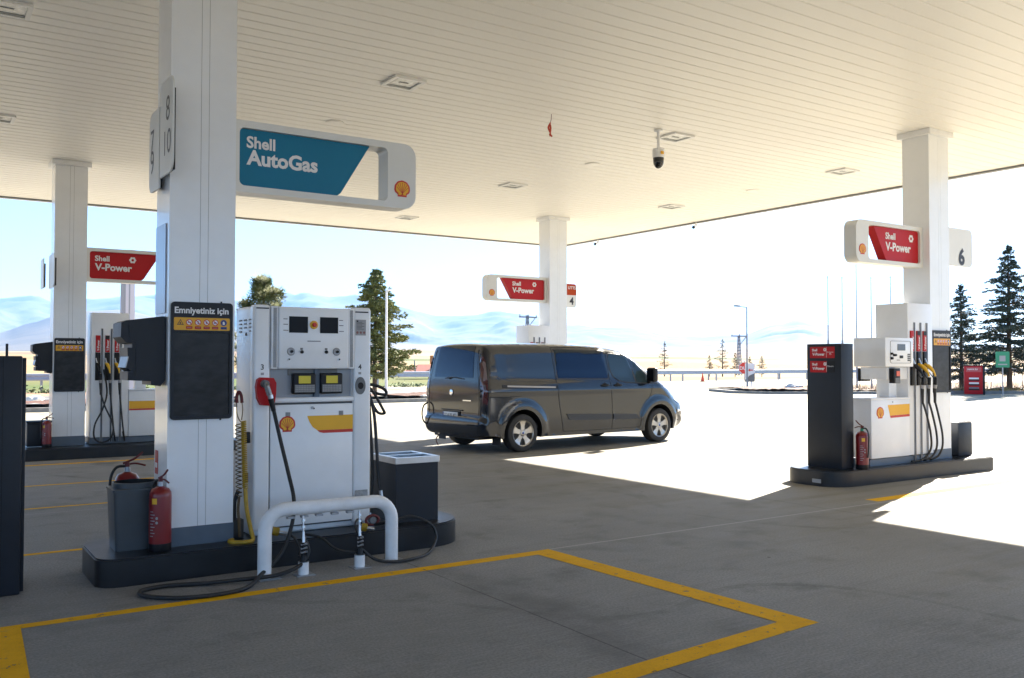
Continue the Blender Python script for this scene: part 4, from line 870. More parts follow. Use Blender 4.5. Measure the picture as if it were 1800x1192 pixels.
# ================================================================== PYLONS, BINS, EXTINGUISHERS
t = thing('grade_pylon', 'dark grey upright pylon with two red fuel labels on the right island', 'pylon', (10.5, 7.95, .2))
px0, px1, py0, py1 = 10.40, 10.66, 7.645, 8.20
mb = MB(); mb.box(px0, px1, py0, py1, .215, 1.895, CHAR, .006); mb.box(px0 + .005, px1 - .005, py0 + .005, py1 - .005, .204, .214, BLACK); mb.build('casing', t)
for k, z in enumerate((1.70, 1.505)):
    mb = MB(); a0, a1 = -(py1 - .055), -(py0 + .10)
    mb.prism(rrect(a0, a1 if k == 0 else a1 - .125, z, z + .155, .006, 2), YZ(px0 - .0005), YZ(px0 - .004), RED)
    if k: mb.prism(rrect(a1 - .124, a1, z, z + .155, .006, 2), YZ(px0 - .0005), YZ(px0 - .004), BLACK)
    text(mb, 'Shell', a0 + .035, z + .095, YZ(px0 - .0045), TXT, width=.085, bold=.03); text(mb, 'V-Power', a0 + .04, z + .035, YZ(px0 - .0045), TXT, width=.20, bold=.035)
    ring_sym(mb, a0 + .245, z + .115, .022, lambda d: YZ(px0 - .0042 - d), TXT)
    mb.prism(rrect(a1 - .133, a1 - .129, z + .01, z + .145, .001, 1), YZ(px0 - .0041), YZ(px0 - .0045), TXT)
    text(mb, 'Kurşunsuz' if k == 0 else 'Motorin', a1 - .118, z + .075, YZ(px0 - .0046), TXT, width=.10, bold=.0)
    if k == 0: text(mb, '95', a1 - .068, z + .045, YZ(px0 - .0046), TXT, width=.03, bold=.0, align='c')
    mb.build('grade_label', t)
mb = MB(); mb.prism([(-8.27 + .42, .045), (-8.27 + .56, .045), (-8.27 + .56, .095), (-8.27 + .42, .095)], YZ(10.0495), YZ(10.046), LGREY); tag(mb.build('kerb_sticker'), 'small pale sticker on the left end of the right island', 'sticker')
t = thing('grade_pylon', 'dark pylon cut off by the left edge of the photo', 'pylon', (.56, 7.5, 0))
mb = MB(); mb.box(.40, .672, 7.27, 7.82, .0, 1.685, CHAR, .01); mb.box(.673, .70, 7.32, 7.78, .01, 1.672, CHAR, .004); mb.box(.5475, .5535, 7.2685, 7.2715, .0, 1.68, BLACK); mb.build('casing', t)
mb = MB(); mb.cyl((.59, 7.5, 1.686), (.59, 7.5, 1.775), .009, .009, BLACK, 8); mb.build('antenna', t)

BIN = mat('bin_plastic', (.055, .065, .075), .35, 0, .1, 5, .03)
t = thing('litter_bin', 'dark grey plastic bin with an oval rim on the near left island end', 'litter bin', (1.47, 7.5, .205))
mb = MB(); bx0, bx1, by0, by1 = 1.30, 1.66, 7.36, 7.68
lo = rrect(bx0 + .02, bx1 - .02, by0 + .015, by1 - .015, .03, 4); hi = rrect(bx0, bx1, by0, by1, .03, 4)
A = [mb.bm.verts.new((a, b_, .206)) for a, b_ in lo]; B = [mb.bm.verts.new((a, b_, .655)) for a, b_ in hi]; mb.bridge(A, B, BIN); mb.cap(A, BIN, True); mb.build('body', t)
mb = MB(); cx, cy = (bx0 + bx1) / 2, (by0 + by1) / 2
def ell(a_, b_, z): return [mb.bm.verts.new((cx + a_ * math.cos(2 * math.pi * k / 40), cy + b_ * math.sin(2 * math.pi * k / 40), z)) for k in range(40)]
prev = None
B0 = [mb.bm.verts.new((a, b_, .656)) for a, b_ in rrect(bx0 - .006, bx1 + .006, by0 - .006, by1 + .006, .03, 9)]; T0 = [mb.bm.verts.new((a, b_, .672)) for a, b_ in rrect(bx0 - .006, bx1 + .006, by0 - .006, by1 + .006, .03, 9)]; mb.bridge(B0, T0, BIN)
E1 = [mb.bm.verts.new((cx + .165 * math.cos(math.pi + math.pi / 4 * 0 + 2 * math.pi * k / 40 + 0), cy + .145 * math.sin(math.pi + 2 * math.pi * k / 40), .674)) for k in range(40)]; mb.bridge(T0, E1, BIN)
rr_ = [E1] + [ell(.165, .145, .70)]; 
E2 = [mb.bm.verts.new((v.co.x, v.co.y, .712)) for v in E1]; mb.bridge(E1, E2, BIN); E3 = [mb.bm.verts.new((cx + (v.co.x - cx) * .94, cy + (v.co.y - cy) * .94, .715)) for v in E1]; mb.bridge(E2, E3, BIN); E4 = [mb.bm.verts.new((cx + (v.co.x - cx) * .90, cy + (v.co.y - cy) * .90, .45)) for v in E1]; mb.bridge(E3, E4, BLACK); mb.cap(E4, BLACK)
mb.build('rim', t)
t = thing('squeegee_bin', 'charcoal double bin with a bright steel rim beside the gas pump', 'litter bin', (3.9, 7.75, .2))
mb = MB(); x0, x1, y0, y1 = 3.62, 4.07, 7.30, 7.84
mb.prism(rrect(x0 + .01, x1 - .01, y0 + .01, y1 - .01, .004, 1), lambda a, b_: Vector((a, b_, .206)), lambda a, b_: Vector((a, b_, .73)), CHAR, holes=[rrect(x0 + .04, x1 - .04, y0 + .04, y1 - .04, .004, 1)]); mb.build('body', t)
mb = MB(); h1 = rrect(x0 + .045, x1 - .045, y0 + .045, (y0 + y1) / 2 - .02, .005, 1); h2 = rrect(x0 + .045, x1 - .045, (y0 + y1) / 2 + .02, y1 - .045, .005, 1)
mb.prism(rrect(x0, x1, y0, y1, .006, 2), lambda a, b_: Vector((a, b_, .731)), lambda a, b_: Vector((a, b_, .785)), STEEL, holes=[h1, h2]); mb.build('rim', t)
def bin_sq(x0, x1, y0, y1, h, lab, top):
    t = thing('litter_bin', lab, 'litter bin', ((x0 + x1) / 2, (y0 + y1) / 2, .2)); mb = MB(); mb.box(x0, x1, y0, y1, .206, h, CHAR, .02); mb.build('body', t)
    mb = MB(); mb.box(x0 - .008, x1 + .008, y0 - .008, y1 + .008, h + .001, h + .035, top, .008); mb.build('lid', t)
bin_sq(13.33, 13.72, 7.72, 8.10, .72, 'charcoal bin with a white lid at the right end of the right island', WHITE2)
bin_sq(1.66, 2.03, 17.15, 17.45, .60, 'small charcoal bin on the far left island beside a fire extinguisher', CHAR)
def extinguisher(x, y, z, s, lab, ang):
    t = thing('fire_extinguisher', lab, 'fire extinguisher', (x, y, z), 'red fire extinguishers on the pump islands')
    mb = MB(); r = .086 * s; h = .50 * s
    mb.lathe((x, y, z), [(r * .97, 0), (r, .005), (r, .062 * s)], BLACK, 28); mb.build('foot', t)
    mb = MB(); mb.lathe((x, y, z), [(r * .985, .0625 * s), (r * .985, h - .07 * s), (r * .95, h - .04 * s), (r * .75, h - .012 * s), (r * .4, h), (r * .28, h + .008 * s)], REDD, 32); cy_ = mb.build('cylinder', t)
    ca, sa = math.cos(ang), math.sin(ang)
    mb = MB(); mb.lathe((x, y, z + h), [(.022 * s, .0), (.022 * s, .03 * s), (.016 * s, .05 * s)], GREEN if s == 1 else STEELG, 14)
    mb.cyl((x, y, z + h + .04 * s), (x, y, z + h + .08 * s), .018 * s, .016 * s, REDT, 12); mb.build('valve', t)
    mb = MB(); mb.tube([(x - .03 * s * ca, y - .03 * s * sa, z + h + .07 * s), (x + .05 * s * ca, y + .05 * s * sa, z + h + .10 * s), (x + .11 * s * ca, y + .11 * s * sa, z + h + .145 * s)], .008 * s, REDT, 8); mb.tube([(x, y, z + h + .06 * s), (x + .06 * s * ca, y + .06 * s * sa, z + h + .065 * s), (x + .13 * s * ca, y + .13 * s * sa, z + h + .045 * s)], .007 * s, REDT, 8); mb.build('handle', t)
    mb = MB(); mb.tube([(x - .015 * s * ca, y - .015 * s * sa, z + h + .05 * s), (x - .08 * s * ca, y - .08 * s * sa, z + h + .04 * s), (x - .118 * s * ca, y - .118 * s * sa, z + h - .05 * s), (x - .112 * s * ca, y - .112 * s * sa, z + .25 * s), (x - .10 * s * ca, y - .10 * s * sa, z + .16 * s)], .010 * s, RUB, 8); mb.build('hose', t)
    # label printed on the tank, turned towards the left front
    mb = MB(); rl = r * .99
    def wrap(a, b_, rr=0.0006): an = R(232) + a / rl; return Vector((x + (rl + rr) * math.cos(an), y + (rl + rr) * math.sin(an), z + b_))
    def patch(a0, a1, b0, b1, m, rr=.0006):
        n = 6
        for k in range(n):
            u0, u1 = a0 + (a1 - a0) * k / n, a0 + (a1 - a0) * (k + 1) / n; mb.face([wrap(u0, b0, rr), wrap(u1, b0, rr), wrap(u1, b1, rr), wrap(u0, b1, rr)], m)
    patch(-.03 * s, .012 * s, .375 * s, .42 * s, YEL2); mb.build('inspection_label', cy_); mb = MB()
    for k in range(9): patch(-.05 * s, -.05 * s + .045 * s * (0.7 + .3 * (k % 2)), .12 * s + k * .024 * s, .127 * s + k * .024 * s, LGREY)
    for k in range(2):
        cz = .23 * s + k * .035 * s; n = 14; mb.face([wrap(.012 * s + .010 * s * math.cos(2 * math.pi * i / n), cz + .011 * s * math.sin(2 * math.pi * i / n), .0015) for i in range(n)], LGREY)
    mb.build('label_print', cy_)
    return t
extinguisher(1.615, 7.27, .206, .96, 'red fire extinguisher in front of the nearest column and oval rimmed bin', R(-75))
extinguisher(1.475, 7.80, .206, 1.09, 'red fire extinguisher half hidden behind the oval rimmed bin, handle raised', R(5))
extinguisher(1.95, 17.08, .195, .88, 'red fire extinguisher with yellow label by the far left column', R(20))
extinguisher(10.72, 7.56, .206, 1.0, 'red fire extinguisher between the dark pylon and the white cabinet on the right', R(80))
# little red tag on the column by the extinguisher
mb = MB(); mb.prism(rrect(-7.74, -7.64, .74, .93, .004, 1), YZ(C1[0] - .001), YZ(C1[0] - .003), RED); mb.prism(rrect(-7.725, -7.655, .79, .83, .002, 1), YZ(C1[0] - .0035), YZ(C1[0] - .004), TXT); tag(mb.build('extinguisher_sign'), 'small red extinguisher notice low on the nearest column', 'notice')

# ================================================================== VAN
PAINT = mat('van_grey_metallic', (0.008, 0.013, 0.022), 0.12, 0.0, 0.04, 3, 0.025, coat=0.6, spec=.35, bscale=1.9)
PT = PAINT.node_tree.nodes['Principled BSDF']
TRIM = mat('van_black_trim', (0.018, 0.018, 0.02), 0.5, 0, .15, 12)
TYRE = mat('tyre_rubber', (0.022, 0.021, 0.020), 0.75, 0, .3, 10, .1)
RIM = mat('alloy_silver', (0.42, 0.40, 0.37), 0.32, 0.8, .12, 10)
LRED = mat('tail_lamp_red', (0.07, 0.004, 0.006), 0.12, 0, coat=1.0); LCLR = mat('tail_lamp_clear', (0.20, 0.15, 0.15), 0.12, 0, coat=1.0)
CHROME = mat('chrome', (0.75, 0.75, 0.76), 0.12, 1.0); VG = mat('van_glass', (0.002, 0.004, 0.010), 0.02, 0, spec=0.45)
VG2 = mat('van_cab_glass', (0.03, 0.05, 0.06), 0.03, 0, spec=0.4)
for g_ in (VG, VG2): g_.node_tree.nodes['Principled BSDF'].inputs['Specular Tint'].default_value = (.5, .70, 1.0, 1)  # blue of the reflected sky put into the glass as a tint
VX, VY, VR = 9.32, 13.61, math.atan2(0.20, 3.54)
van = thing('grey_van', 'dark grey long panel van with dented tail parked in the sun behind the gas pump', 'van', (VX - 1.03 * math.sin(VR) * -0 + 1.03 * -math.sin(VR), VY + 1.03 * math.cos(VR), 0), rz=VR)
HW = 1.03
TOP = [(-1.02, .30), (-1.09, .36), (-1.12, .48), (-1.11, .60), (-1.05, .66), (-1.045, .90), (-1.04, 1.20), (-1.01, 1.45), (-.95, 1.70), (-.88, 1.88), (-.78, 1.945), (-.4, 1.965), (.3, 1.975), (1.2, 1.97), (1.9, 1.95), (2.40, 1.90), (2.68, 1.835), (2.95, 1.70), (3.25, 1.50), (3.60, 1.265), (3.78, 1.145), (4.00, 1.075), (4.22, 1.00), (4.38, .90), (4.47, .76), (4.51, .62), (4.54, .48), (4.52, .34), (4.44, .24), (4.30, .21)]
def cr(P, sub):
    Q = []
    for i in range(len(P) - 1):
        p0, p1, p2, p3 = P[max(i - 1, 0)], P[i], P[i + 1], P[min(i + 2, len(P) - 1)]
        for k in range(sub):
            t = k / sub; Q.append(tuple(0.5 * ((2 * p1[j]) + (p2[j] - p0[j]) * t + (2 * p0[j] - 5 * p1[j] + 4 * p2[j] - p3[j]) * t * t + (3 * p1[j] - p0[j] - 3 * p2[j] + p3[j]) * t ** 3) for j in (0, 1)))
    Q.append(P[-1]); return Q
TOPS = cr(TOP, 4)
def segd(p, a, b_):
    ax, ay = b_[0] - a[0], b_[1] - a[1]; t = max(0, min(1, ((p[0] - a[0]) * ax + (p[1] - a[1]) * ay) / (ax * ax + ay * ay + 1e-12))); return math.hypot(p[0] - a[0] - ax * t, p[1] - a[1] - ay * t)
def sm(a, b_, x): t = max(0, min(1, (x - a) / (b_ - a))); return t * t * (3 - 2 * t)
WR, WF, WRAD = (0.0, .345), (3.54, .345), .345
def width(s, z):
    w_ = HW - .030 * sm(.55, .25, z) - .05 * sm(1.12, 1.40, z) - .085 * sm(1.3, 1.95, z)
    w_ += .012 * (sm(1.02, 1.10, z) - sm(1.12, 1.18, z)) 
    w_ -= .012 * (sm(1.24, 1.30, z)) * sm(-.6, -.3, s)
    for (cx, cz) in (WR, WF):
        d = math.hypot(s - cx, (z - cz)); 
        if z > .1: w_ += .028 * (sm(.62, .52, d))
    w_ -= .10 * sm(3.2, 4.4, s) * sm(1.2, .6, z) * .6
    return w_
def rad(s, z):
    r = .17
    r = r + .26 * sm(3.7, 4.2, s) * sm(1.25, .95, z)
    if s > 2.6 and z > 1.15: r = .13
    return r
def surf(s, z, off=0.0, dmin=None):
    d = min(segd((s, z), TOPS[i], TOPS[i + 1]) for i in range(0, len(TOPS) - 1)) if dmin is None else dmin
    r = rad(s, z); w_ = width(s, z)
    if d < r: w_ -= r * (1 - math.sqrt(max(0, 1 - (1 - d / r) ** 2)))
    return w_ + off
def arch(cx, cz, r, a0, a1, n=18): return [(cx + r * math.cos(R(a0 + (a1 - a0) * k / n)), cz + r * math.sin(R(a0 + (a1 - a0) * k / n))) for k in range(n + 1)]
AR = .435
bottom = [(4.30, .21), (4.02, .26)] + arch(3.54, .345, AR, -12, 192) [0:] + [(3.0, .255), (2.0, .255), (1.0, .255), (.50, .262)] + arch(0, .345, AR, -12, 192) + [(-.50, .29)]
SIDE = TOPS + bottom
def skin(poly, off, m, name, holes=(), grid=.05, rings=True, flips=(1, -1), parent=None, offf=None):
    """surface patch in the side plane, wrapped on the van's flank"""
    for sd_ in flips:
        pts = [Vector(p) for p in poly]; edges = [(i, (i + 1) % len(poly)) for i in range(len(poly))]; loops = [poly] + list(holes)
        for h in holes: k = len(pts); pts += [Vector(p) for p in h]; edges += [(k + i, k + (i + 1) % len(h)) for i in range(len(h))]
        x0, x1 = min(p[0] for p in poly), max(p[0] for p in poly); y0, y1 = min(p[1] for p in poly), max(p[1] for p in poly)
        i = 0; x = x0 + grid * .5
        while x < x1:
            y = y0 + grid * .5
            while y < y1:
                if inside((x, y), poly) and not any(inside((x, y), h) for h in holes) and min(segd((x, y), poly[k], poly[(k + 1) % len(poly)]) for k in range(len(poly))) > grid * .3: pts.append(Vector((x, y)))
                y += grid
            x += grid
        if rings:
            for dd in (.004, .014, .03, .055, .085):
                for k in range(1, len(TOPS) - 1):
                    tx, ty = TOPS[k + 1][0] - TOPS[k - 1][0], TOPS[k + 1][1] - TOPS[k - 1][1]; l = math.hypot(tx, ty); q = (TOPS[k][0] + ty / l * dd, TOPS[k][1] - tx / l * dd)
                    if inside(q, poly): pts.append(Vector(q))
        V, E_, Fc, *_r = delaunay_2d_cdt(pts, edges, [], 0, 1e-5)
        mb = MB(); vv = []
        for v in V:
            o_ = off if offf is None else offf(v.x, v.y)
            vv.append(mb.bm.verts.new((v.x, -sd_ * surf(v.x, v.y, o_), v.y)))
        mi_ = mb.mi(m)
        for f in Fc:
            c = sum((V[i] for i in f), Vector((0, 0))) / len(f)
            if inside(c, loops[0]) and not any(inside(c, h) for h in loops[1:]):
                ff = mb.bm.faces.new([vv[i] for i in f]); ff.material_index = mi_; ff.smooth = True
        o = mb.build(name, parent or van)
        if (o.data.polygons[0].normal.y > 0) == (sd_ > 0): o.data.flip_normals()
        yield o
def strip(par0, par1, u0, u1, off, m, name, K=20, parent=None):
    """patch of the centre strip (tail, roof, bonnet, nose): par = index range in TOPS, u in -1..1 across"""
    mb = MB(); rows = []
    n = max(2, int((par1 - par0) * 1)) * 2
    for i in range(n + 1):
        t = par0 + (par1 - par0) * i / n; k = min(int(t), len(TOPS) - 2); f = t - k
        s = TOPS[k][0] * (1 - f) + TOPS[k + 1][0] * f; z = TOPS[k][1] * (1 - f) + TOPS[k + 1][1] * f
        tx, tz = TOPS[k + 1][0] - TOPS[k][0], TOPS[k + 1][1] - TOPS[k][1]; l = math.hypot(tx, tz); nx, nz = -tz / l, tx / l
        w_ = surf(s, z, 0, 0.0); b_ = .035 + .05 * sm(3.6, 4.3, s) + .03 * sm(2.5, 3.0, s)
        row = []
        for j in range(K + 1):
            u = u0 + (u1 - u0) * j / K; e = b_ * (1 - abs(u) ** 2.4) + off
            row.append(mb.bm.verts.new((s + nx * e, u * w_, z + nz * e)))
        rows.append(row)
    i_ = mb.mi(m)
    for a, b_ in zip(rows, rows[1:]):
        for j in range(K): f = mb.bm.faces.new((a[j], a[j + 1], b_[j + 1], b_[j])); f.material_index = i_; f.smooth = True
    return mb.build(name, parent or van)
# indices in TOPS for profile landmarks
def ti(k): return k * 4
for o in skin(SIDE, 0, PAINT, 'body_side', grid=.045): pass
strip(ti(4), len(TOPS) - 1.001, -1, 1, 0, PAINT, 'body_shell', 26)
strip(0, ti(4), -1, 1, .004, PAINT, 'rear_bumper', 26)
# tailgate window, wiper, plate
rwin = strip(ti(6) + 2.4, ti(9) + 1.4, -.80, .80, .008, VG, 'rear_window', 20)
mb = MB(); xw = -1.085
def tail(s0, u, off=0.0):  # s0 -> point on the tail at height z
    best = min(range(ti(4), ti(10)), key=lambda k: abs(TOPS[k][1] - s0)); k = best; s, z = TOPS[k]; w_ = surf(s, z, 0, 0.0); return Vector((s - .035 * (1 - abs(u) ** 2.4) - off, u * w_, s0))
mb.tube([tail(1.335, .28, .02), tail(1.355, -.05, .03), tail(1.33, -.45, .022)], .009, BLACK, 8); mb.cyl(tail(1.34, .1, .0), tail(1.34, .1, .035), .025, .02, BLACK, 12); mb.box(-1.10, -1.08, .02, .16, 1.335, 1.355, BLACK); mb.build('wiper', van)
mb = MB(); mb.box(-1.112, -1.085, -.34, .34, .745, .765, BLACK); mb.box(-1.106, -1.08, -.27, .27, .60, .735, BLACK, .004); mb.build('plate_recess', van)
mb = MB(); mb.box(-1.1165, -1.1066, -.21, .29, .605, .715, TXT, .003); mb.box(-1.1172, -1.1167, .25, .285, .608, .712, BLUE)
pf = lambda a, b_: Vector((-1.1176, -a, b_))
text(mb, '27 AUK 492', -.235, .632, pf, DTXT, width=.42, bold=.01); mb.build('number_plate', van)
mb = MB(); mb.lathe((-1.085, .02, 1.075), [(.0, 0), (.055, .001), (.055, .012), (.048, .016)], CHROME, 24, ax=(-1, 0, 0)); mb.build('badge', van)
mb = MB(); mb.prism([( -.66, .94), (-.42, .94), (-.42, .965), (-.66, .965)][:0] or rrect(-.62, -.35, .93, .95, .004, 1), lambda a, b_: Vector((-1.078, a, b_)), lambda a, b_: Vector((-1.084, a, b_)), CHROME); mb.build('model_lettering', van)
mb = MB(); 
for z0_, z1_, u in ((.68, 1.93, -.975), (.68, 1.93, .975)): mb.tube([tail(.68, u, .002), tail(.9, u, .002), tail(1.2, u, .002), tail(1.5, u * .99, .002), tail(1.75, u * .99, .002), tail(1.86, u * .98, .002)], .006, BLACK, 6)
mb.build('tailgate_gap', van)
# tail lamps wrapping the corner
lamp = [(-1.035, .90), (-1.03, 1.30), (-.985, 1.62), (-.955, 1.72), (-.91, 1.735), (-.895, 1.66), (-.925, 1.40), (-.94, 1.15), (-.945, .94), (-.96, .875)]
for o in skin(lamp, .010, LRED, 'tail_lamp', grid=.03, rings=False):
    sgn = -1 if o.location is None else 1
for o in skin([(-1.0, 1.30), (-.965, 1.60), (-.935, 1.66), (-.905, 1.62), (-.925, 1.32)], .014, LCLR, 'tail_lamp_lens', grid=.03, rings=False): pass
for o in skin([(-1.005, 1.00), (-1.0, 1.26), (-.93, 1.26), (-.94, 1.02)], .014, mat('lamp_dark_red', (.06, .012, .014), .15, coat=1), 'tail_lamp_lens', grid=.03, rings=False): pass
# windows
w1 = [(.86, 1.355), (.835, 1.86), (.86, 1.875), (2.05, 1.86), (2.10, 1.84), (2.145, 1.34), (2.13, 1.318), (.88, 1.335)]
for o in skin(w1, .006, VG, 'side_window', grid=.06, rings=False): pass
w2 = [(2.20, 1.74), (2.22, 1.50), (2.30, 1.36), (2.42, 1.285), (2.60, 1.25), (2.86, 1.235), (2.75, 1.755), (2.55, 1.79), (2.25, 1.81)]
for o in skin(w2, .006, VG2, 'door_window', grid=.06, rings=False): pass
w3 = [(2.90, 1.235), (3.22, 1.225), (3.30, 1.26), (3.20, 1.40), (3.00, 1.58), (2.84, 1.71), (2.795, 1.74)]
for o in skin(w3, .006, VG2, 'quarter_window', grid=.06, rings=False): pass
w4 = [(2.17, 1.83), (2.19, 1.52), (2.28, 1.34), (2.42, 1.262), (2.62, 1.222), (3.24, 1.195), (3.52, 1.20), (3.40, 1.32), (3.18, 1.50), (2.93, 1.685), (2.72, 1.79), (2.5, 1.83)]
for o in skin(w4, .003, TRIM, 'window_surround', holes=[w2, w3], grid=.07, rings=False): pass
w5 = [(.835, 1.33), (.80, 1.885), (.84, 1.90), (2.07, 1.885), (2.13, 1.86), (2.17, 1.32), (2.15, 1.295), (.86, 1.31)]
for o in skin(w5, .003, TRIM, 'window_surround', holes=[w1], grid=.07, rings=False): pass
strip(ti(16) + 1.5, ti(19) + 3.5, -.80, .80, .008, VG, 'windscreen', 20)
# seams, handles, rail, mouldings
def line(pts, w_, name, m=BLACK, off=.0035, flips=(1, -1)):
    P = cr(pts, 5) if len(pts) > 2 else [tuple(pts[0]), ((pts[0][0] + pts[1][0]) / 2, (pts[0][1] + pts[1][1]) / 2), tuple(pts[1])]
    for sd_ in flips:
        mb = MB(); prev = None
        for k, (s, z) in enumerate(P):
            a, b_ = P[max(k - 1, 0)], P[min(k + 1, len(P) - 1)]; tx, tz = b_[0] - a[0], b_[1] - a[1]; l = math.hypot(tx, tz) or 1; nx, nz = -tz / l * w_ / 2, tx / l * w_ / 2
            cur = [mb.bm.verts.new((s + q * nx, -sd_ * surf(s + q * nx, z + q * nz, off), z + q * nz)) for q in (-1, 1)]
            if prev: f = mb.bm.faces.new((prev[0], prev[1], cur[1], cur[0])); f.material_index = mb.mi(m); f.smooth = True
            prev = cur
        o = mb.build(name, van)
        if o.data.polygons and (o.data.polygons[0].normal.y > 0) == (sd_ > 0): o.data.flip_normals()
line([(.775, 1.92), (.80, 1.5), (.82, 1.2), (.87, .8), (.97, .33)], .014, 'door_gap')
line([(2.14, 1.90), (2.16, 1.6), (2.18, 1.3), (2.21, .8), (2.22, .33)], .010, 'door_gap')
line([(3.32, 1.16), (3.27, .95), (3.10, .80), (3.02, .60), (2.98, .33)], .008, 'door_gap')
line([(.98, .33), (1.6, .325), (2.22, .33), (2.98, .33)], .008, 'door_gap')
line([(.80, 1.925), (1.5, 1.925), (2.14, 1.90)], .008, 'roof_gap')
line([(-.86, .56), (-.70, .58), (-.50, .60), (-.44, .56)], .006, 'bumper_gap')
line([(-.47, 1.205), (.80, 1.165)], .055, 'slide_rail_bed', BLACK, .005); line([(-.36, 1.203), (.76, 1.168)], .030, 'slide_rail', mat('rail_pale', (.36, .33, .30), .4, .3), .011)
line([(-.60, 1.395), (-.45, 1.33), (-.2, 1.30), (.3, 1.285), (.80, 1.275)], .022, 'swage_line', mat('swage', (.05, .052, .055), .3, .5), .004)
for o in skin([(1.03, .66), (2.18, .625), (2.18, .515), (1.15, .54), (1.09, .56)], .014, TRIM, 'side_moulding', grid=.05, rings=False): pass
for o in skin([(2.24, .622), (2.86, .60), (2.98, .52), (2.96, .495), (2.24, .515)], .014, TRIM, 'side_moulding', grid=.05, rings=False): pass
for s in (2.02, 2.37):
    for sd_ in (1, -1):
        mb = MB(); y = surf(s, 1.185); mb.tube([(s - .09, -sd_ * (y + .012), 1.19), (s - .04, -sd_ * (y + .045), 1.192), (s + .05, -sd_ * (y + .045), 1.19), (s + .09, -sd_ * (y + .012), 1.187)], .017, BLACK, 10); mb.lathe((s, -sd_ * (y - .005), 1.187), [(.05, 0), (.048, .010)], BLACK, 16, ax=(0, -sd_, 0)); mb.build('door_handle', van)
def vbox(mb, x0, x1, y0, y1, z0, z1, m, bev=.02): mb.box(x0, x1, y0, y1, z0, z1, m, bev, 3)
for sd_ in (1, -1):
    mb = MB(); y = 1.02 * sd_
    xs = sorted((-sd_ * .98, -sd_ * 1.25)); ys2 = sorted((-sd_ * .90, -sd_ * 1.22))
    mb.box(3.16, 3.29, *sorted((-sd_ * 1.02, -sd_ * 1.25)), 1.24, 1.53, BLACK, .045, 4); mb.tube([(3.24, -sd_ * .93, 1.22), (3.23, -sd_ * 1.02, 1.23), (3.22, -sd_ * 1.10, 1.27)], .028, BLACK, 10)
    mr = mb.build('mirror', van); mb = MB(); mb.box(3.154, 3.159, *sorted((-sd_ * 1.045, -sd_ * 1.225)), 1.27, 1.50, SCREEN); mb.build('mirror_glass', mr)
# wheels
def wheel(s, sd_):
    yo = -sd_ * 1.035; inn = -sd_; y1 = yo + sd_ * .0
    mb = MB(); ax = (0, -sd_, 0); c = (s, -sd_ * .80, WRAD)
    mb.lathe(c, [(.20, 0), (.30, .0), (.335, .012), (WRAD, .04), (WRAD, .19), (.335, .222), (.305, .236), (.255, .238), (.238, .228), (.235, .19)], TYRE, 48, ax=ax); t_ = mb.build('wheel', van)
    mb = MB(); mb.lathe(c, [(.20, .03), (.225, .05), (.232, .228), (.240, .234), (.236, .238), (.222, .228), (.214, .17)], RIM, 40, ax=ax)
    mb.lathe(c, [(.06, .18), (.065, .205), (.05, .222), (.03, .226)], RIM, 24, ax=ax)
    for k in range(5):
        a = 2 * math.pi * k / 5 + .3; ca, sa = math.cos(a), math.sin(a)
        def q(r, w_, d): return Vector((c[0] + r * ca - w_ * sa, c[1] - sd_ * d, c[2] + r * sa + w_ * ca))
        pts = [(.045, .048, .212), (.12, .040, .212), (.19, .060, .214), (.222, .085, .222)]
        L_ = [mb.bm.verts.new(q(r, w_, d)) for r, w_, d in pts]; R_ = [mb.bm.verts.new(q(r, -w_, d)) for r, w_, d in pts]; L2 = [mb.bm.verts.new(q(r, w_ + .005, d - .05)) for r, w_, d in pts]; R2 = [mb.bm.verts.new(q(r, -w_ - .005, d - .05)) for r, w_, d in pts]
        for i in range(3):
            for A_, B_ in ((L_, R_), (L2, L_), (R_, R2)):
                f = mb.bm.faces.new((A_[i], A_[i + 1], B_[i + 1], B_[i])); f.material_index = mb.mi(RIM)
    mb.build('rim', t_)
    mb = MB(); mb.lathe(c, [(.205, .10), (.205, .105)], BLACK, 32, ax=ax)
    for k in range(5): a = 2 * math.pi * (k + .5) / 5 + .3; mb.lathe((c[0] + .075 * math.cos(a), c[1], c[2] + .075 * math.sin(a)), [(.010, .19), (.010, .222)], STEELG, 8, ax=ax)
    mb.lathe(c, [(.022, .2262), (.020, .230)], BLUE, 16, ax=ax); mb.build('hub', t_)
for s in (0, 3.54):
    for sd_ in (1, -1): wheel(s, sd_)
# arches liners, underbody
mb = MB(); mb.box(-.95, 4.25, -.74, .74, .24, .42, BLACK); mb.box(-1.0, 4.2, -.93, .93, .425, .50, BLACK); mb.box(.5, 3.0, -.95, .95, .27, .43, BLACK); mb.cyl((-.3, .35, .24), (.6, .35, .24), .07, .07, STEELG, 12); mb.tube([(-1.0, .55, .25), (-1.08, .55, .18), (-1.05, .55, .10), (-1.0, .56, .06)], .012, REDT, 6); mb.build('underbody', van)
for s in (0, 3.54):
    for sd_ in (1, -1):
        mb = MB(); A = [mb.bm.verts.new((x, -sd_ * surf(x, z, -.004), z)) for x, z in arch(s, .345, AR, -12, 192)]; B = [mb.bm.verts.new((x, -sd_ * .70, z)) for x, z in arch(s, .345, AR, -12, 192)]
        for i in range(len(A) - 1): f = mb.bm.faces.new((A[i], A[i + 1], B[i + 1], B[i])); f.material_index = mb.mi(BLACK); f.smooth = True
        mb.build('wheel_arch', van)
for sd_ in (1, -1):
    mb = MB(); mb.box(-.52, -.505, *sorted((-sd_ * .78, -sd_ * 1.03)), .14, .38, BLACK); mb.build('mud_flap', van)
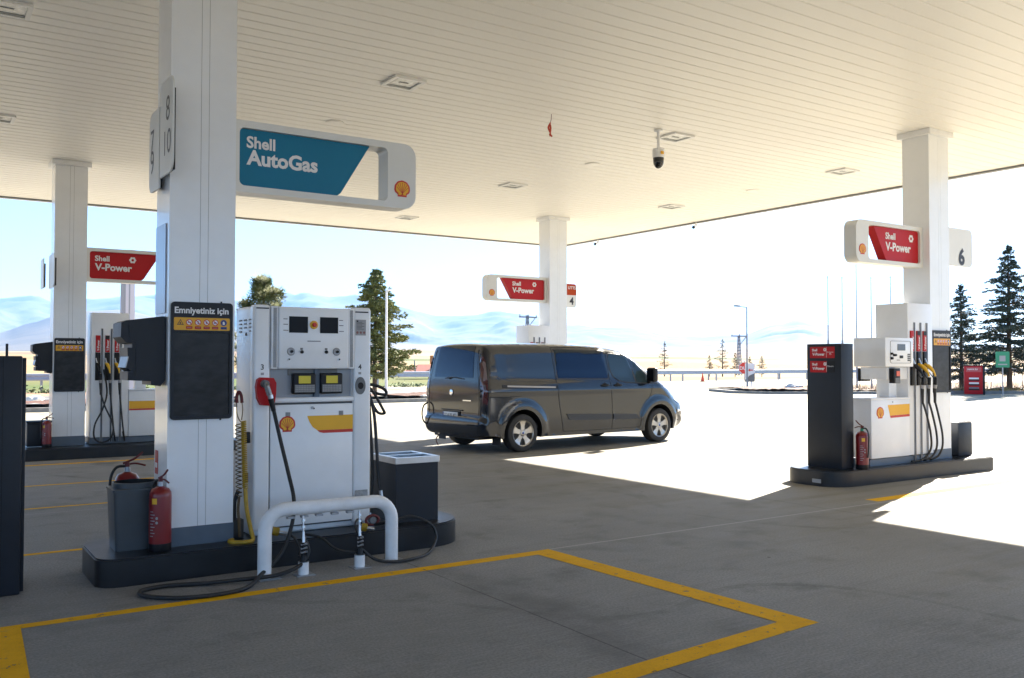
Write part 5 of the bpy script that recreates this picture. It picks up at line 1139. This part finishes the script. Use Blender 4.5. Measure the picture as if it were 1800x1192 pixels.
# rear reflector, parking sensors, tow eye hose
mb = MB(); mb.lathe((-1.045, -.80, .44), [(.045, 0), (.045, .02)], LRED, 16, ax=(-1, -.5, 0)); mb.build('reflector', van)
mb = MB(); mb.tube([(-1.09, .84, .86), (-1.20, .88, .80), (-1.25, .89, .65), (-1.20, .88, .50), (-1.08, .84, .44)], .018, BLACK, 8); mb.build('ladder_hook', van)
# nose: headlamps, grille, lower grille, hood line
for o in skin([(4.02, .86), (4.10, .99), (4.30, .94), (4.36, .84), (4.34, .74), (4.20, .78)], .008, mat('head_lamp', (.35, .37, .40), .08, .3, coat=1), 'headlight', grid=.03, rings=False): pass
strip(ti(23) + 1, ti(24) + 3, -.75, .75, .012, BLACK, 'grille', 12)
strip(ti(26), ti(27) + 2, -.85, .85, .012, BLACK, 'lower_grille', 12)
mb = MB()
for k in range(7): mb.box(4.55, 4.60, -.55, .55, .34 + k * .022, .35 + k * .022, STEELG)
mb.build('grille_bars', van)
for o in skin([(4.12, .60), (4.13, .66), (4.40, .64), (4.44, .60)], .012, CHROME, 'bumper_trim', grid=.04, rings=False): pass
mb = MB(); mb.cyl((1.6, .2, 1.99), (1.55, .2, 2.0), .02, .02, BLACK, 10); mb.build('roof_mark', van)

# the tail overhang is short: squeeze what lies behind the rear wheel arch
for ch in list(van.children) + [g for c in van.children for g in c.children]:
    for v in ch.data.vertices:
        if v.co.x < -.5: v.co.x = -.5 + (v.co.x + .5) * .64

# ================================================================== BACKGROUND THINGS
def at(px, d, z=0):
    """a point at azimuth of reference column px and horizontal distance d"""
    a = YAW + math.atan((px - 900) / F_PX); return Vector((d * math.sin(a), d * math.cos(a), z))
BARK = mat('conifer_bark', (.09, .06, .04), .9, 0, .3, 12, .3)
def conifer(pos, h, rad_, nlev, seed, lab, leaf, droop=-.15, clear=.12, perb=26, cards=9, name='fir_tree', lean=.0, top_rag=1.0, group='conifers beyond the forecourt'):
    rn = random.Random(seed); t = thing(name, lab, 'tree', tuple(pos), group)
    mb = MB(); P = Vector(pos)
    mb.tube([P + Vector((0, 0, -.1)), P + Vector((rn.gauss(0, .02) * h * .1, 0, h * .35)), P + Vector((lean * .5, 0, h * .7)), P + Vector((lean, 0, h * .985))], lambda f: max(.008, h * .019 * (1 - f) ** .8 + .006), BARK, 9)
    limbs = []
    mbf = MB(); lm = mbf.mi(leaf)
    def trunk(z): f = z / h; return P + Vector((lean * f * f, 0, z))
    for lv in range(nlev * 5):
        f = clear + (1 - clear) * (lv + rn.uniform(-2, 2)) / (nlev * 5); f = min(.985, max(clear * .9, f)); z = h * f
        prof = rad_ * (1 - (f - clear) / (1 - clear)) ** .82 * (0.55 + .45 * min(1, (f - clear * .7) / .16)) + .04
        nb = 1; a0 = lv * 2.4 + rn.uniform(-.5, .5)
        for b_ in range(nb):
            a = a0 + 6.283 * b_ / nb + rn.uniform(-.35, .35); L = prof * rn.uniform(.60, 1.18) * (1 if rn.random() > .15 else .5)
            d = Vector((math.cos(a), math.sin(a), 0)); base = trunk(z); up0 = rn.uniform(.0, .55); pts = []
            for k in range(6):
                q = k / 5; pts.append(base + d * L * q + Vector((0, 0, L * (up0 * q + (droop - up0 * .5) * q * q * 1.1))))
            mb.tube(pts, lambda f_, L=L: max(.004, .016 * L * (1 - f_) + .003), BARK, 5, sub=1)
            side = Vector((-d.y, d.x, 0)); nT = max(5, int(perb * L / rad_ + 3))
            for k in range(nT):
                q = (k + rn.random()) / nT; q = .12 + .88 * q; i = min(4, int(q * 5)); fr = q * 5 - i; c = pts[i].lerp(pts[i + 1], fr) + Vector((0, 0, rn.gauss(0, .05)))
                tw = L * .42 * (1.05 - q * .75) * rn.uniform(.5, 1.1)
                for sg in (-1, 1):
                    dirn = (side * sg * rn.uniform(.7, 1) + d * rn.uniform(.5, 1.0) + Vector((0, 0, rn.uniform(-.35, .15)))).normalized()
                    for j in range(cards):
                        r_ = (j + rn.random()) / cards; p = c + dirn * tw * r_; nl = rn.uniform(.05, .10) * (.6 + .5 * rad_ / 1.6)
                        nd = (dirn * .7 + Vector((rn.gauss(0, .5), rn.gauss(0, .5), rn.gauss(.05, .45)))).normalized(); sd2 = nd.cross(Vector((rn.gauss(0, 1), rn.gauss(0, 1), rn.gauss(0, 1)))).normalized() * nl * .24
                        v = [mbf.bm.verts.new(p - sd2), mbf.bm.verts.new(p + nd * nl), mbf.bm.verts.new(p + sd2)]
                        ff = mbf.bm.faces.new(v); ff.material_index = lm
    # leader
    for k in range(40):
        z = h * rn.uniform(.93, 1.01); p = trunk(z); nd = Vector((rn.gauss(0, .4), rn.gauss(0, .4), .6)).normalized(); sd2 = nd.orthogonal().normalized() * .012; ff = mbf.bm.faces.new([mbf.bm.verts.new(p - sd2), mbf.bm.verts.new(p + nd * .1), mbf.bm.verts.new(p + sd2)]); ff.material_index = lm
    mb.build('trunk', t); mbf.build('crown', t, recalc=False); return t
def leafmat(n, c1, c2):
    m_ = mat(n, c1, .75, 0, col2=c2, scale=1.6); bs = m_.node_tree.nodes['Principled BSDF']; return m_
LF1 = leafmat('cedar_needles', (.09, .115, .03), (.22, .235, .07)); LF2 = leafmat('fir_needles', (.022, .040, .030), (.05, .07, .045)); LF3 = leafmat('pine_needles', (.07, .095, .02), (.18, .18, .045)); LF4 = leafmat('young_fir_needles', (.05, .07, .04), (.09, .10, .05))
conifer(at(659, 41.5), 5.85, 2.4, 28, 3, 'shaggy olive green cedar beside the thin white pole behind the gas pump', LF1, droop=.02, clear=.15, perb=32, cards=11, name='cedar_tree', lean=.05)
conifer(at(1774, 55.5), 7.9, 2.75, 30, 5, 'tall dark fir at the right edge of the photo', LF2, droop=-.10, clear=.12, perb=25, cards=10)
conifer(at(1690, 54.2), 5.85, 1.75, 26, 9, 'smaller dark fir between the right column and the red air machine', LF2, droop=-.10, clear=.10, perb=18, cards=9)
def pine(pos, h, seed, lab):
    rn = random.Random(seed); t = thing('pine_tree', lab, 'tree', tuple(pos)); P = Vector(pos); mb = MB(); mb.tube([P, P + Vector((.05, 0, h * .5)), P + Vector((0, .05, h * .93))], lambda f: .13 * (1 - f * .8), BARK, 9)
    mbf = MB(); lm = mbf.mi(LF3)
    for k in range(85):
        f = rn.uniform(.22, .98); R_ = 1.15 * math.sin(min(1, (1.04 - f) * 1.6 + .12) * 1.57) ; a = rn.uniform(0, 6.28); rr = R_ * rn.uniform(.3, 1); c = P + Vector((rr * math.cos(a), rr * math.sin(a), h * f)); mb.tube([P + Vector((0, 0, h * f - .35)), c], lambda q: .03 - .02 * q, BARK, 5, sub=1)
        cr_ = rn.uniform(.22, .42)
        for j in range(300):
            d = Vector((rn.gauss(0, 1), rn.gauss(0, 1), rn.gauss(.2, .8))).normalized(); p = c + d * cr_ * rn.uniform(.2, 1); nd = (d + Vector((0, 0, .5)) + Vector((rn.gauss(0, .3), rn.gauss(0, .3), 0))).normalized() * rn.uniform(.10, .17); sd2 = nd.orthogonal().normalized() * .022
            ff = mbf.bm.faces.new([mbf.bm.verts.new(p - sd2), mbf.bm.verts.new(p + nd), mbf.bm.verts.new(p + sd2)]); ff.material_index = lm
    mb.build('trunk', t); mbf.build('crown', t, recalc=False)
pine(at(462, 42), 5.35, 4, 'bushy yellow green pine showing above the gas pump')
for px, h, s, lab in ((1247, 2.3, 11, 'leftmost small young fir beyond the guard rail'), (1270, 4.3, 12, 'tallest small young fir beyond the guard rail, right of the van'), (1292, 2.7, 13, 'small young fir just left of the lattice power mast'), (1318, 2.2, 15, 'small young fir right behind the stop sign'), (1339, 2.3, 14, 'small lone young fir right of the stop sign'), (1168, 4.0, 16, 'small young fir just right of the van windscreen')):
    conifer(at(px, 108), h, h * .30, 9, s, lab, LF4, droop=.05, clear=.08, perb=9, cards=5, name='young_fir')
# guard rails
def guardrail(p0, p1, lab, zb=.60, step_=4.0):
    p0, p1 = Vector(p0), Vector(p1); d = (p1 - p0); L = d.length; d.normalize(); nrm = Vector((d.y, -d.x, 0))
    t = thing('guard_rail', lab, 'guard rail', tuple(p0)); mb = MB()
    prof = [(0, .0), (.035, .03), (.035, .11), (0, .16), (0, .21), (.035, .26), (.035, .35), (0, .38)]
    A = [mb.bm.verts.new(p0 + nrm * a + Vector((0, 0, zb + b_))) for a, b_ in prof]; B = [mb.bm.verts.new(p1 + nrm * a + Vector((0, 0, zb + b_))) for a, b_ in prof]
    i_ = mb.mi(RAILG)
    for k in range(len(A) - 1): f = mb.bm.faces.new((A[k], B[k], B[k + 1], A[k + 1])); f.material_index = i_
    A2 = [mb.bm.verts.new(v.co - nrm * .006) for v in A]; B2 = [mb.bm.verts.new(v.co - nrm * .006) for v in B]
    for k in range(len(A) - 1): f = mb.bm.faces.new((A2[k + 1], B2[k + 1], B2[k], A2[k])); f.material_index = i_
    mb.build('beam', t); n = int(L / step_)
    for k in range(min(n, 60) + 1):
        q = p0 + d * (step_ * k); mb = MB(); q2 = q - nrm * .09; mb.box(q2.x - .06, q2.x + .06, q2.y - .05, q2.y + .05, q.z - .3, q.z + zb + .30, STEELG); mb.build('post', t)
    return t
guardrail((-6, 55, -.02), (100, 55.2, -.02), 'long galvanised guard rail on the far side of the road')
guardrail((48, 74, -.5), (175, 55, -.5), 'distant galvanised guard rail at the right behind the firs', zb=.9, step_=5)
# thin white pole, flag poles, lamps
WPOLE = mat('white_pole_paint', (.78, .78, .78), .4); GPOLE = mat('grey_pole', (.20, .23, .28), .5)
p = at(679, 37.5); mb = MB(); mb.cyl(p + Vector((0, 0, .1)), p + Vector((0, 0, 4.55)), .055, .042, WPOLE, 12); mb.cyl(p + Vector((0, 0, 4.55)), p + Vector((.22, 0, 4.62)), .05, .04, WPOLE, 10); tag(mb.build('lamp_post'), 'thin white pole in the mulch bed in front of the cedar', 'pole')
for i, (px, zt) in enumerate(((1456, 6.1), (1481, 6.1), (1506, 6.9), (1532, 6.15), (1566, 6.2))):
    p = at(px, 50.5 + i * .6); t = thing('flag_pole', ('first', 'second', 'third and tallest', 'fourth', 'fifth and last')[i] + ' bare flag pole counted from the left behind the right pump', 'flag pole', tuple(p), 'bare flag poles behind the right pump')
    mb = MB(); mb.cyl(p, p + Vector((0, 0, 2.8)), .05, .05, GPOLE, 10); mb.build('base_section', t)
    mb = MB(); mb.cyl(p + Vector((0, 0, 2.8)), p + Vector((0, 0, zt)), .036, .022, STEELG, 10); mb.cyl(p + Vector((0, 0, zt)), p + Vector((0, 0, zt + .08)), .04, .02, STEELG, 10); mb.build('upper_section', t)
p = at(1313, 53.2); t = thing('street_lamp', 'tall thin street lamp standing by the exit sign', 'street lamp', tuple(p)); mb = MB(); mb.cyl(p, p + Vector((0, 0, 4.75)), .055, .035, GPOLE, 10); dv = (at(1297, 53.2) - p); mb.cyl(p + Vector((0, 0, 4.75)), p + dv + Vector((0, 0, 4.82)), .03, .025, GPOLE, 8); mb.build('pole', t)
mb = MB(); q = p + dv + Vector((0, 0, 4.83)); mb.box(q.x - .22, q.x + .12, q.y - .1, q.y + .1, q.z - .04, q.z + .05, GREYP, .02); mb.build('lamp_head', t)
# lattice masts
def mast(p, h, w0, w1, lab, arms):
    t = thing('power_mast', lab, 'power mast', tuple(p)); mb = MB(); p = Vector(p); cs = [(-1, -1), (1, -1), (1, 1), (-1, 1)]
    for (a, b_) in cs: mb.cyl(p + Vector((a * w0, b_ * w0, 0)), p + Vector((a * w1, b_ * w1, h)), .10 * w0 + .04, .07, GPOLE, 4)
    n = 12
    for k in range(n):
        z0, z1 = h * k / n, h * (k + 1) / n; wa, wb = w0 + (w1 - w0) * k / n, w0 + (w1 - w0) * (k + 1) / n
        for i in range(4):
            a, b_ = cs[i], cs[(i + 1) % 4]; mb.cyl(p + Vector((a[0] * wa, a[1] * wa, z0)), p + Vector((b_[0] * wb, b_[1] * wb, z1)), .05, .05, GPOLE, 3); mb.cyl(p + Vector((a[0] * wa, a[1] * wa, z0)), p + Vector((b_[0] * wa, b_[1] * wa, z0)), .05, .05, GPOLE, 3)
    mb.build('lattice', t)
    for (dx0, dx1, z) in arms:
        mb = MB(); mb.box(p.x + dx0, p.x + dx1, p.y - .12, p.y + .12, p.z + z, p.z + z + .22, GPOLE)
        for q in (dx0 + .1, (dx0 + dx1) / 2, dx1 - .1): mb.cyl(p + Vector((q, 0, z + .22)), p + Vector((q, 0, z + .6)), .09, .06, GREYP, 8)
        mb.cyl(p + Vector((w1, 0, z - 1.6)), p + Vector((dx1 - .3, 0, z)), .07, .07, GPOLE, 4); mb.build('cross_arm', t)
    return t
mast(at(1299, 170, -.8), 7.2, .36, .12, 'lattice power mast with a cross arm behind the exit sign', [(-1.9, 2.2, 7.0)])
mast(at(927, 150, -.8), 10.1, .42, .14, 'lattice power mast rising behind the grey van', [(-1.6, 1.9, 9.7), (-.9, 1.1, 7.9)])
mast(at(731, 140, -.8), .9, .05, .04, 'short dark utility post near the red roofed house', []) if False else None
p = at(731, 140, -.8); mb = MB(); mb.cyl(p, p + Vector((-.25, 0, 1.7 + .9)), .14, .10, GPOLE, 8); tag(mb.build('utility_pole'), 'short leaning dark utility pole left of the red roofed house', 'pole')
# red roofed house
ROOFR = mat('red_roof_tiles', (.36, .13, .10), .8, 0, .15, 2); WALLC = mat('house_wall', (.5, .42, .36), .8, 0, .1, 1)
hp_ = at(752, 150, -.9); t = thing('house', 'low house with a faded red roof beyond the guard rail', 'house', tuple(hp_), rz=-.45); mb = MB(); mb.box(-3.6, 3.6, -2.5, 2.5, 0, .75, WALLC); mb.build('wall', t)
mb = MB(); mb.prism([(-4.1, .752), (4.1, .752), (1.6, 2.05), (-1.6, 2.05)], lambda a, b_: Vector((a, 2.9 if b_ < 1 else .05, b_)), lambda a, b_: Vector((a, -2.9 if b_ < 1 else -.05, b_)), ROOFR); mb.build('roof', t)
bp_ = at(768, 149, -.9); mb = MB(); mb.box(bp_.x - 1.2, bp_.x + 1.6, bp_.y - .2, bp_.y + .2, 1.2, 2.6, mat('orange_board', (.62, .20, .03), .6), .02); mb.cyl((bp_.x - .9, bp_.y, -.9), (bp_.x - .9, bp_.y, 1.21), .09, .09, GPOLE, 8); mb.cyl((bp_.x + 1.2, bp_.y, -.9), (bp_.x + 1.2, bp_.y, 1.21), .09, .09, GPOLE, 8); tag(mb.build('billboard'), 'small orange roadside board just left of the van roof', 'board')
# exit sign: octagon DUR + white arrow board
p = at(1309, 58); t = thing('stop_sign', 'red octagonal stop sign reading DUR behind the white arrow board', 'stop sign', tuple(p), rz=-(YAW + .25) + .0)
mb = MB(); mb.cyl((0, .03, 0), (0, .03, 1.7), .03, .03, STEELG, 10); mb.build('post', t)
mb = MB(); o8 = [(.40 * math.cos(R(22.5 + 45 * k)), 1.25 + .40 * math.sin(R(22.5 + 45 * k))) for k in range(8)]; mb.prism(o8, XZ(.01), XZ(-.01), TXT); mb.prism([(a * .93, 1.25 + (b_ - 1.25) * .93) for a, b_ in o8], XZ(-.0101), XZ(-.014), mat('stop_red', (.70, .03, .02), .4)); text(mb, 'DUR', 0, 1.15, XZ(-.016), TXT, width=.60, bold=.02, align='c'); mb.build('plate', t)
p = at(1319, 53.5); t = thing('exit_sign', 'white board with a small red left arrow on the traffic island', 'sign', tuple(p), rz=-(YAW + .25))
mb = MB(); mb.box(-.18, -.10, -.01, .07, .1, .5, TXT); mb.box(.0, .10, -.01, .07, .1, .5, TXT); mb.build('post', t)
mb = MB(); mb.prism([(-.30, .50), (.24, .50), (.24, 1.0), (-.05, .86), (-.30, .60)], XZ(.06), XZ(0), GREYP); mb.prism([(-.30, .60), (-.05, .86), (.24, 1.0), (.24, 1.56), (-.30, 1.56)][::-1], XZ(.062), XZ(-.002), TXT); b_ = mb.build('board', t)
mb = MB(); mb.prism([(-.14, 1.17), (-.02, 1.26), (-.02, 1.2), (.14, 1.2), (.14, 1.14), (-.02, 1.14), (-.02, 1.08)], XZ(-.0025), XZ(-.005), REDLOGO); mb.build('arrow', b_)
def cone(px, d, lab):
    p = at(px, d); t = thing('traffic_cone', lab, 'traffic cone', tuple(p)); mb = MB(); mb.box(p.x - .2, p.x + .2, p.y - .2, p.y + .2, 0.001, .04, BLACK, .01); mb.build('base', t)
    mb = MB(); mb.lathe(p, [(.15, .04), (.105, .28), (.10, .281), (.06, .50), (.02, .72)], CONE, 20); mb.build('cone', t)
cone(1235, 76, 'lone orange traffic cone on the sunlit concrete right of the van')
# red air and water machine
p = at(1711, 51.5); t = thing('air_machine', 'red and black tyre air machine standing on the kerb between the two firs', 'air machine', tuple(p), rz=-(YAW + .42))
mb = MB(); mb.box(-.44, .40, -.22, .22, .02, 1.45, RED, .03); mb.build('cabinet', t)
mb = MB(); mb.box(.401, .50, -.24, .24, .0, 1.50, BLACK, .02); mb.box(-.46, .40, -.235, .235, 1.455, 1.50, BLACK, .01); mb.build('side_panel', t)
mb = MB(); mb.box(-.36, .34, -.232, -.221, 1.14, 1.38, mat('faded_red_panel', (.42, .06, .07), .4)); text(mb, 'HAVA SU', -.28, 1.24, XZ(-.234), TXT, width=.45); mb.build('header', t)
for k in range(3): mb = MB(); mb.box(-.22, .22, -.229, -.221, .78 - k * .24, .86 - k * .24, TXT if k < 2 else GREYP); mb.box(-.25, .25, -.226, -.2215, .70 - k * .24, .77 - k * .24, BLACK); mb.build('label', t)
mb = MB(); mb.tube([(-.44, 0, 1.2), (-.52, 0, 1.45), (-.46, 0, 1.62), (-.40, 0, 1.5)], .02, BLACK, 8); mb.tube([(.44, 0, 1.5), (.36, 0, 1.72), (.30, 0, 1.6), (.28, 0, 1.5)], .02, BLACK, 8); mb.build('hose', t)
# green sign
p = at(1762, 50.5); t = thing('green_sign', 'small green sign on a thin post in front of the tall fir', 'sign', tuple(p), rz=-(YAW + .48)); mb = MB(); mb.cyl((0, .02, 0), (0, .02, 2.1), .03, .03, STEELG, 8); mb.build('post', t)
mb = MB(); mb.prism(rrect(-.30, .30, 1.38, 2.16, .03, 3), XZ(.0), XZ(-.02), GREEN); mb.prism([(-.13, 1.68), (.13, 1.68), (.13, 1.96), (-.13, 1.96)], XZ(-.0205), XZ(-.023), LGREY); mb.box(-.20, .20, -.024, -.021, 1.50, 1.56, LGREY); mb.build('plate', t)
# wire fence at right behind the grass
t = thing('wire_fence', 'low wire mesh fence with thin posts behind the right pump', 'fence', (46, 35, 0)); A_, B_ = Vector((46, 35, 0)), Vector((78, 24, 0)); mb = MB()
for k in range(6): mb.cyl(A_ + Vector((0, 0, .12 + k * .17)), B_ + Vector((0, 0, .12 + k * .17)), .006, .006, GREYP, 4)
mb.build('mesh_wires', t)
for k in range(15): q = A_.lerp(B_, k / 14); mb = MB(); mb.cyl(q, q + Vector((0, 0, 1.05)), .025, .025, GREYP, 6); mb.build('post', t)
# white roadside portal post beyond the far left island
p = Vector((.2 / 1.085 * 46, 46 * .983, 0)); p = at(220, 45)
t = thing('portal_post', 'tall white double post rising behind the far left pump', 'post', tuple(p)); mb = MB(); mb.box(p.x - .20, p.x - .03, p.y - .14, p.y + .14, 0, 6.55, mat('post_grey', (.33, .31, .31), .6)); mb.build('grey_side', t); mb = MB(); mb.box(p.x - .029, p.x + .36, p.y - .16, p.y + .16, 0, 6.75, mat('post_pale', (.66, .58, .57), .6)); mb.box(p.x + .1, p.x + .16, p.y - .166, p.y - .161, 0, 6.70, mat('post_grey', (.33, .31, .31), .6)); mb.build('pale_side', t)
# loose white stones on the mulch
for i, (px, d, s, lab) in enumerate(((745, 37.6, .16, 'pale stone on the mulch bed left of the van'), (1340, 52.8, .13, 'small pale stone on the traffic island'), (1395, 53.2, .5, 'flat pale stone pile on the traffic island'), (63, 38.5, .3, 'white rubble heap by the road at the far left'))):
    p = at(px, d, .2); bm = bmesh.new(); bmesh.ops.create_icosphere(bm, subdivisions=3, radius=s)
    for v in bm.verts: n_ = noise.noise(v.co * 4 / s + Vector((i * 7, 0, 0))); v.co = v.co * (1 + .3 * n_); v.co.z *= .45; v.co += p
    mb = MB(); mb.bm.free(); mb.bm = bm; mb.mats = [mat('pale_stone', (.6, .58, .54), .8, 0, .1, 6)]; tag(mb.build('stone'), lab, 'stone')
